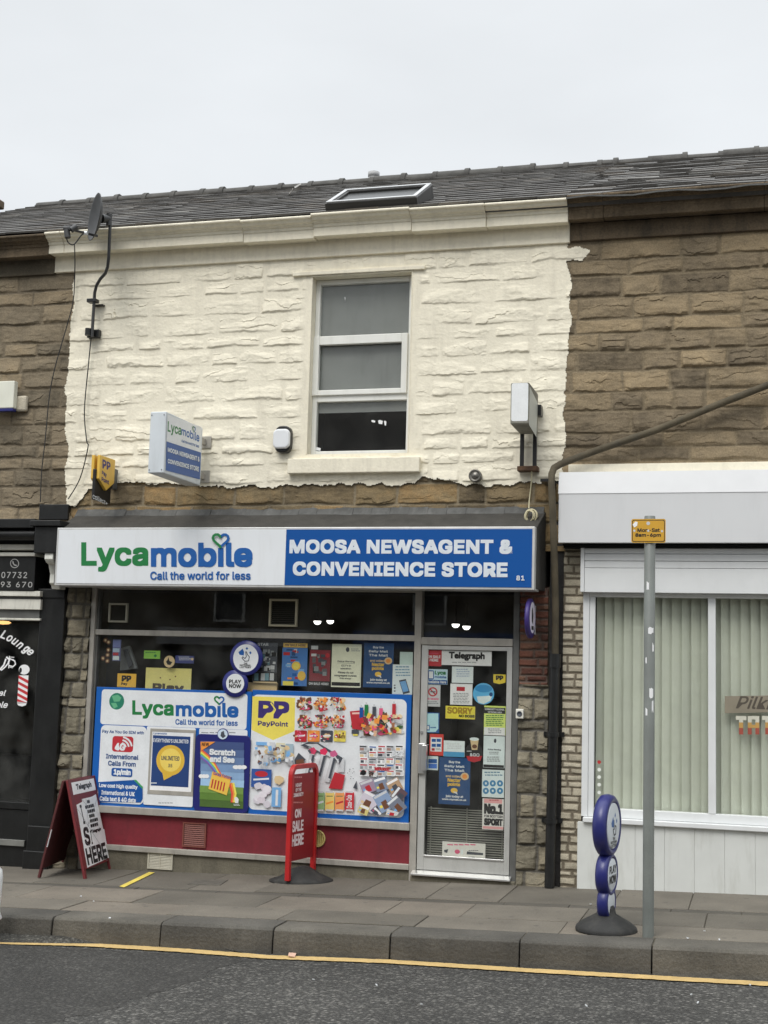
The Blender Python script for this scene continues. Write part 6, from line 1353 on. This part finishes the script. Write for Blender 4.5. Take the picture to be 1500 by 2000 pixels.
dn("notice", "wide pale notice with small pictures along the bottom of the door", "notice", lambda g: (g.board(ink(200, 198, 192, .75), 310, 1576, 622, 1700), g.bars(PNK, 345, 1588, 590, 1606, 1), g.poly(DGY, (322, 1630), (354, 1624), (346, 1652), (326, 1646)), g.circ(PNK, 400, 1626, 438, 1658), g.rect(PAP2, 448, 1626, 460, 1662), g.poly(DGY, (490, 1640), (606, 1652), (606, 1668), (486, 1662)), g.bars(DGY, 500, 1632, 584, 1644, 1), g.bars(GRY, 500, 1678, 552, 1690, 1)))

# ================================================================== THINGS ON THE PAVEMENT
# ---- wooden A-board
A, B_, C_, D_ = Gd(167, 1717), Gd(219, 1697), Gd(77, 1715), Gd(124, 1694)
def above(P0, P1, px, py):
    m_ = (P0+P1)/2; q = on_plane(px, py, m_, Vector((0, 1, 0))); return Vector((m_.x, m_.y, q.z))
TL = above(A, C_, 129, 1524); TR = above(B_, D_, 178, 1512)
TR = TL+(B_-A); TR.z = TL.z
ab = thing("pavement_board", "maroon wooden A-board with torn newspaper posters standing at the left end of the shop", "A-board", tuple((A+B_+C_+D_)/4))
WOOD = M("maroon painted plywood", lin(112, 38, 42, .95), rough=.55, var=.15, scale=5, fine=.08, fscale=40, stain=.35, dirtcol=(.06, .03, .025))
WOODD = M("maroon board back", lin(82, 34, 34, .95), rough=.7, var=.2, scale=5, stain=.4, dirtcol=(.04, .02, .018))
def leaf(T0, T1, P0, P1, name, m_):
    n_ = (T1-T0).cross(P0-T0).normalized()
    if n_.dot(CAM-T0) < 0: n_ = -n_
    th = n_*-.022; b = MB(); k = .91
    b.hexa([T0, T1, T1+(P1-T1)*k, T0+(P0-T0)*k], [T0+th, T1+th, T1+(P1-T1)*k+th, T0+(P0-T0)*k+th])
    ux = (T1-T0).normalized()
    o = b.build(name, m_, ab, bevel=.004)
    for (T, P, s) in ((T0, P0, 1), (T1, P1, -1)):
        f = MB(); w_ = ux*(.05*s); q = T+(P-T)*k; r_ = P
        f.hexa([q, q+w_, r_+w_*.8, r_], [q+th, q+w_+th, r_+w_*.8+th, r_+th]); f.build("foot", m_, o, bevel=.003)
    return o, n_
fp_, nf = leaf(TL, TR, A, B_, "front_panel", WOOD)
off = nf*-.035
bp2, _ = leaf(TL+off, TR+off, C_, D_, "back_panel", WOODD)
W_ = (TR-TL).length; Hh = (A-TL).length
vv = (TL-A).normalized(); uu = (TR-TL).normalized(); vv = (vv-uu*vv.dot(uu)).normalized()
shx = (A-TL).dot(uu)/Hh
g = Gfx(TL, uu, vv); g.loc2 = True
if g.n.dot(CAM-TL) < 0: print("A-board normal flipped")
def R(mt, a0, b0, a1, b1): g.rect(mt, W_*a0, -Hh*b0, W_*a1, -Hh*b1)
def T(mt, t_, a0, b0, a1, b1, bold=.06, **k): g.text(mt, t_, W_*a0, -Hh*b0, W_*a1, -Hh*b1, bold=bold, **k)
R(PAP, .10, .03, .93, .155); T(BLK, "Telegraph", .24, .055, .80, .13, alt=True)
g.poly(PAP, (W_*.14, -Hh*.26), (W_*.40, -Hh*.24), (W_*.90, -Hh*.20), (W_*.93, -Hh*.57), (W_*.97, -Hh*.58), (W_*.95, -Hh*.88), (W_*.12, -Hh*.90), (W_*.13, -Hh*.52))
R(ink(226, 228, 230, .9), .36, .215, .90, .62)
T(BLK, "I", .24, .27, .33, .47, bold=.02, shear=-.2); T(BLK, "S", .20, .50, .40, .69, bold=.05); T(BLK, "I", .42, .55, .48, .69, bold=.02, shear=.2); T(BLK, "HERE", .16, .71, .90, .88, bold=.06)
for i, (a0, a1) in enumerate(((.52, .64), (.42, .80), (.46, .80), (.50, .72), (.50, .80), (.48, .82))): g.bars(BLK, W_*a0, -Hh*(.24+.05*i), W_*a1, -Hh*(.275+.05*i), 1, fill=.95, seed=i)
T(BLK, "Telegraph", .48, .545, .84, .59, alt=True)
for (x0, y0, x1, y1) in ((.14, .30, .9, .86), (.36, .22, .5, .3), (.9, .25, .2, .60), (.2, .64, .85, .9), (.5, .22, .42, .5)): g.line(GRY, [(W_*x0, -Hh*y0), (W_*x1, -Hh*y1)], .004)
g.build("newspaper_poster", ab)
b = MB(); q0 = TL+off+(C_-TL-off)*.5; q1 = TL+off+(C_-TL-off)*.68; b.hexa([q0-uu*.018, q0+uu*.002, q1+uu*.002, q1-uu*.018], [q0-uu*.018+nf*.004, q0+uu*.002+nf*.004, q1+uu*.002+nf*.004, q1-uu*.018+nf*.004]); b.build("back_poster", PAP, ab)

# ---- red swing sign on a rubber base
base = Gd(588, 1716); 
ctr = Gd(587, 1703, .08)
_v = Vector((ctr.x-CAM.x, ctr.y-CAM.y, 0)).normalized(); _p = Vector((_v.y, -_v.x, 0))
dv = _p*math.cos(math.radians(62))+_v*math.sin(math.radians(62)); wid = .47
rs_ = thing("swing_sign", "red metal pavement sign reading ON SALE HERE on a black rubber base", "pavement sign", (ctr.x, ctr.y, gz(ctr.x)))
ur = dv.normalized(); half = .25; Lc, Rc = ctr-ur*wid/2, ctr+ur*wid/2
nr = ur.cross(Vector((0, 0, 1))).normalized()
ztop = on_plane(562, 1496, Lc, Vector((0, 1, 0))).z
REDM = M("red sign frame", lin(176, 34, 36, .95), rough=.35, var=.08, scale=6, stain=.15); REDP = M("dull red sign panel", lin(140, 30, 36, .95), rough=.5, var=.08, scale=3)
b = MB(); zb1 = gz(ctr.x)+.03; P = [Vector((Lc.x, Lc.y, zb1)), Vector((Lc.x, Lc.y, ztop-.10))]
for i in range(1, 7):
    t = math.pi/2*i/6; P.append(Lc+ur*(.07*(1-math.cos(t)))+Vector((0, 0, 0))); P[-1].z = ztop-.10+.09*math.sin(t)
Q = [ctr+(p-ctr)-ur*(2*(p-ctr).dot(ur)) for p in P[::-1]]
for q, p in zip(Q, P[::-1]): q.z = p.z
pth = P+Q
vs = []
for i, p in enumerate(pth):
    t_ = (pth[min(i+1, len(pth)-1)]-pth[max(i-1, 0)]).normalized(); s_ = nr.cross(t_).normalized()
    vs += [p+nr*.022+s_*.021, p-nr*.022+s_*.021, p-nr*.022-s_*.021, p+nr*.022-s_*.021]
fs = [(4*i+k, 4*i+(k+1) % 4, 4*i+4+(k+1) % 4, 4*i+4+k) for i in range(len(pth)-1) for k in range(4)]
b.add(vs, fs+[(0, 1, 2, 3), tuple(range(len(vs)-4, len(vs)))]); b.build("frame", REDM, rs_, bevel=.006)
b = MB(); zp1, zp0 = ztop-.075, ztop-.83; a_, c_ = Lc+ur*.024, Rc-ur*.024
def vz_(p, z): return Vector((p.x, p.y, z))
b.hexa([vz_(a_, zp1)+nr*.007, vz_(c_, zp1)+nr*.007, vz_(c_, zp0)+nr*.007, vz_(a_, zp0)+nr*.007], [vz_(a_, zp1)-nr*.007, vz_(c_, zp1)-nr*.007, vz_(c_, zp0)-nr*.007, vz_(a_, zp0)-nr*.007]); rp_ = b.build("panel", REDP, rs_, bevel=.002)
g = Gfx(vz_(ctr, 0)+nr*.007, ur, (0, 0, 1), V4)
wl = ink(232, 216, 216, .95)
g.text(wl, "ON", 600, 885, 642, 944, bold=.06); g.text(wl, "SALE", 581, 962, 656, 1036, bold=.05); g.text(wl, "HERE", 578, 1052, 657, 1130, bold=.05)
g.text(wl, "HEART", 604, 714, 646, 738, bold=.05); g.text(wl, "OF THE", 604, 746, 642, 770, bold=.05); g.text(wl, "COMMUNITY", 587, 778, 655, 804, bold=.05)
lr_ = ink(206, 130, 130, .95); g.bars(lr_, 588, 670, 656, 690, 1, seed=2); g.bars(lr_, 588, 838, 656, 860, 1, seed=3); g.build("lettering", rp_)
b = MB(); prof = [(0, .085), (.35, .082), (.55, .066), (.75, .045), (.93, .034), (1, .02), (1, .0)]
RUB = M("black rubber", (.022, .022, .021), rough=.75, var=.3, scale=9, bump=.002, bscale=90, stain=.5, dirtcol=(.08, .075, .065))
b.lathe([(r_, h) for r_, h in prof], (0, 0, 0), (0, 0, 1), 40)
bd_ = ctr; rx = .29; ry = .19
b.v = [(bd_.x+v[0]*rx*1.0, bd_.y+.02+v[1]*ry*1.3, gz(bd_.x+v[0]*rx)+v[2]*(1+.5*math.cos(3.1*v[0])*(abs(v[1]) < .9))) for v in b.v]
b.build("base", RUB, rs_)

# ---- lottery pavement sign: three discs on a rubber base
lp = Gd(1184, 1817); an = math.radians(10.0)
ls = thing("disc_pavement_sign", "navy pavement sign of three stacked discs on a round black rubber base near the kerb", "pavement sign", (lp.x, lp.y, gz(lp.x)))
nl = Vector((math.cos(an), -math.sin(an), 0)); ul = Vector((math.sin(an), math.cos(an), 0))
def zat(px, py): return on_plane(px, py, lp, Vector((0, 1, 0))).z
NAVP = M("navy moulded plastic", lin(38, 42, 104, .95), rough=.33, var=.06, scale=5, stain=.1)
FACE = M("white sign face", lin(214, 220, 226, .95), rough=.3, var=.03)
faces = []
b = MB(); fm_ = MB()
for (ya, yb_, tk) in ((1551, 1673, .052), (1664, 1750, .046), (1728, 1796, .040)):
    z1, z0 = zat(1183, ya), zat(1183, yb_); R_ = (z1-z0)/2; c = Vector((lp.x, lp.y, (z1+z0)/2))
    b.lathe([(0, -tk*.62), (R_*.74, -tk*.62), (R_*.78, -tk*.9), (R_*.88, -tk), (R_*.97, -tk*.72), (R_, -tk*.2), (R_, tk*.2), (R_*.97, tk*.72), (R_*.88, tk), (R_*.78, tk*.95), (R_*.74, tk*.62), (0, tk*.62)], c, nl, 44)
    fm_.lathe([(0, tk*.97), (R_*.70, tk*.97), (R_*.73, tk*.93), (R_*.735, tk*.6)], c, nl, 40); faces.append((c, R_, tk))
dm = lp.copy(); zt3 = zat(1183, 1800)
b.build("disc", NAVP, ls); fm_.build("face", FACE, ls)
g = Gfx(faces[0][0]+nl*(faces[0][2]*.98), ul, (0, 0, 1)); g.loc2 = True; R_ = faces[0][1]
for q in ([(-.3, .1), (-.1, .3), (.0, .12), (-.02, -.05), (-.24, -.02)], [(.06, .32), (.14, .42), (.2, .32), (.12, .24)], [(.25, .15), (.33, .22), (.38, .12), (.3, .05)]): g.raw(LBL, [(x*R_, y*R_) for x, y in q])
g.line(DGY, [(.0, .18*R_), (.04*R_, -.1*R_), (-.1*R_, -.12*R_), (.02*R_, -.3*R_), (.2*R_, -.28*R_), (.24*R_, -.05*R_), (.1*R_, .0)], .012)
for i, t_ in enumerate(("THE", "NATIONAL", "LOTTERY")): g.text(BLK, t_, -(.14 if i == 0 else .36)*R_, (-.36-.11*i)*R_, (.14 if i == 0 else .36)*R_, (-.45-.11*i)*R_, bold=.04)
g.build("print", ls)
c, R_, tk = faces[1]; g = Gfx(c+nl*(tk*.98), ul, (0, 0, 1)); g.loc2 = True; k = R_*.62
g.text(BLK, "PLAY", -.55*R_, .42*R_, .55*R_, .06*R_, bold=.05); g.text(BLK, "NOW", -.55*R_, -.02*R_, .55*R_, -.40*R_, bold=.05); g.build("lettering", ls)
zg = gz(lp.x); rb_ = (Gd(1245, 1815).x-Gd(1121, 1815).x)/2
b = MB(); b.lathe([(0, .175), (.052, .172), (.062, .15), (.07, .118), (rb_*.5, .095), (rb_*.8, .06), (rb_*.97, .03), (rb_, .015), (rb_, 0)], (lp.x, lp.y, zg), (0, 0, 1), 44); b.build("base", RUB, ls)

# ---- parking sign pole
pb_ = Gd(1266, 1829); tp = on_plane(1269.5, 1008, pb_, Vector((0, 1, 0))).z
pk = thing("parking_sign", "tall grey post with a small orange waiting-times plate on top, standing at the kerb", "road sign", (pb_.x, pb_.y, gz(pb_.x)))
POLE = M("grey painted steel pole", lin(112, 116, 112, .95), rough=.45, var=.12, scale=4, fine=.06, stain=.35, dirtcol=(.08, .08, .075))
b = MB(); b.lathe([(.039, -.05), (.039, tp-gz(pb_.x)-.004), (.036, tp-gz(pb_.x)), (0, tp-gz(pb_.x))], (pb_.x, pb_.y, gz(pb_.x)), (0, 0, 1), 28); po = b.build("post", POLE, pk)
yp = pb_.y-.046; sgp = M("orange sign plate", lin(206, 158, 54, .95), rough=.4, var=.05, stain=.2, dirtcol=(.25, .16, .06))
z0, z1 = on_plane(1267, 1060, (0, yp, 0), Vector((0, 1, 0))).z, on_plane(1267, 1013.5, (0, yp, 0), Vector((0, 1, 0))).z; q0, q1 = F(1233, 1037, yp).x, F(1300, 1037, yp).x
b = MB(); b.prism(rrect((q0+q1)/2, (z0+z1)/2, (q1-q0)/2, (z1-z0)/2, .014, yp), (0, .003, 0)); pp = b.build("plate", sgp, pk)
b = MB(); b.box(pb_.x-.06, pb_.x+.06, yp+.004, yp+.012, (z0+z1)/2-.02, (z0+z1)/2+.02); b.tube([(pb_.x, pb_.y, (z0+z1)/2-.02), (pb_.x, pb_.y, (z0+z1)/2+.02)], .044, 20); b.build("clip", GRY, pk)
g = G(yp, V6)
g.rect(BLK, 388, 301, 530, 396, .08); g.rect(sgp, 391, 304, 527, 393, .08)
g.text(BLK, "Mon-Sat", 411, 337, 508, 354, bold=.05); g.text(BLK, "8am-6pm", 402, 359, 513, 378, bold=.05)
for x, y, r_ in ((398, 348, 5), (458, 348, 5), (518, 350, 5), (458, 316, 8)): g.circ(LGY, x-r_, y-r_, x+r_, y+r_, 12)
g.poly(PAP, (390, 322), (402, 308), (412, 310), (410, 326), (398, 334)); g.build("lettering", pp)
g = None
for i, (px, py, w_, h_, a0) in enumerate(((1263, 1145, 10, 20, -60), (1271, 1232, 22, 16, -70), (1276, 1265, 8, 20, -45), (1259, 1290, 6, 16, -130), (1272, 1352, 16, 26, -68), (1275, 1380, 8, 26, -50), (1260, 1390, 8, 18, -125))):
    z = on_plane(px, py, pb_, Vector((0, 1, 0))).z; b = MB(); s_ = w_/283/.039/2; t0 = math.asin(max(-1, min(1, (px-1267+(py-1000)*.0037)/283/.039*.8)))
    angs = [t0-s_/2+s_*k/4 for k in range(5)]; hz = h_/283/2; rq_ = random.Random(i)
    top_ = [(pb_.x+.0396*math.sin(a), pb_.y-.0396*math.cos(a), z+hz*rq_.uniform(.5, 1)) for a in angs]; bot_ = [(pb_.x+.0396*math.sin(a), pb_.y-.0396*math.cos(a), z-hz*rq_.uniform(.5, 1)) for a in angs]
    b.add(top_+bot_, [(k, 5+k, 6+k, k+1) for k in range(4)]); b.build("sticker_remnant", PAP, po)

# ---- sliver of a white container at the left edge, litter
c = Gd(-24, 1795)
b = MB(); b.lathe([(0, 0), (.10, 0), (.104, .01), (.085, .05), (.082, .10), (.088, .14), (.094, .30), (.085, .36), (.05, .40), (.048, .43), (0, .43)], (c.x, c.y, gz(c.x)), (0, 0, 1), 30)
b.build("plastic_container", M("white plastic", lin(220, 222, 222, .95), rough=.35, var=.04, stain=.15), None, label="white plastic container on the pavement, mostly cut off by the left edge", cat="container")
rr = random.Random(9)
def scrap(px, py, on_road, label, group, size, mt, name="litter_scrap", cat="litter"):
    c = Gd(px, py, RD+.012 if on_road else .004); b = MB(); a = rr.uniform(0, 3); u_ = Vector((math.cos(a), math.sin(a), 0)); v_ = Vector((-math.sin(a), math.cos(a), 0)); l_, w_ = size
    q = [c+u_*(sx*l_*rr.uniform(.7, 1.1))+v_*(sy*w_*rr.uniform(.7, 1.1))+Vector((0, 0, rr.uniform(0, .008))) for sx, sy in ((-1, -1), (1, -1), (1, 1), (-1, 1))]
    b.hexa([v+Vector((0, 0, .006)) for v in q], q); o = b.build(name, mt, None, label=label, cat=cat, group=group)
for px, py in ((1350, 1915+30), (1363, 1960), (1145, 1966), (823, 1963), (612, 1915), (1465, 1925), (735, 1926)): scrap(px, py, True, "small pale scrap of litter lying on the road", "scraps of litter on the road", (.010, .006), LGY)
for px, py in ((1154, 1767), (1376, 1820), (1343, 1834), (1405, 1837), (158, 1752), (214, 1795), (183, 1762), (398, 1700)): scrap(px, py, False, "small pale scrap of litter lying on the pavement", "scraps of litter on the pavement", (.008, .005), LGY)
scrap(570, 1866, True, "crumpled white and orange wrapper in the gutter by the yellow line", None, (.07, .03), ink(206, 170, 150, .95), "crisp_packet", "wrapper")
scrap(214, 1833, True, "small brown leaf in the gutter below the kerb", None, (.03, .02), BRN, "dead_leaf", "leaf")

# ================================================================== THE TERRACE ACROSS THE STREET (seen in the glass)
op = thing("facing_terrace", "dark stone terrace across the street, reflected in the shop glass", "building", (0, -26, 0))
_q = ray(700, 806); zrid = CAM.z+_q.z/_q.y*(12.13+30.13)
b = MB(); OST = M("facing terrace stone", lin(98, 88, 72, 1.0), rough=.95, var=.3, scale=1.5, stain=.5)
b.box(-34, 26, -34, -26, -1.2, zrid-2.3); b.build("wall", OST, op)
b = MB(); b.prism([(-34, -25.7, zrid-2.3), (-34, -30, zrid), (-34, -34.3, zrid-2.3)], (60, 0, 0)); b.build("roof", SLATES[1], op)
for i in range(9):
    x = -31+i*6.2
    b = MB(); b.box(x, x+1.0, -25.97, -25.9, 3.2, 4.9, 1); b.box(x+.08, x+.92, -25.89, -25.88, 3.28, 4.82); b.build("window", [M("dark far glass", (.02, .022, .025), rough=.1), UPVC], op)
    b = MB(); b.box(x-1.6, x+3, -25.97, -25.8, .5, 2.3); b.box(x-1.7, x+3.1, -25.97, -25.6, 2.5, 3.0, 1); b.build("shopfront", [M("dark far glass", (.02, .022, .025)), (FAS, BLU, LEAD)[i % 3]], op)
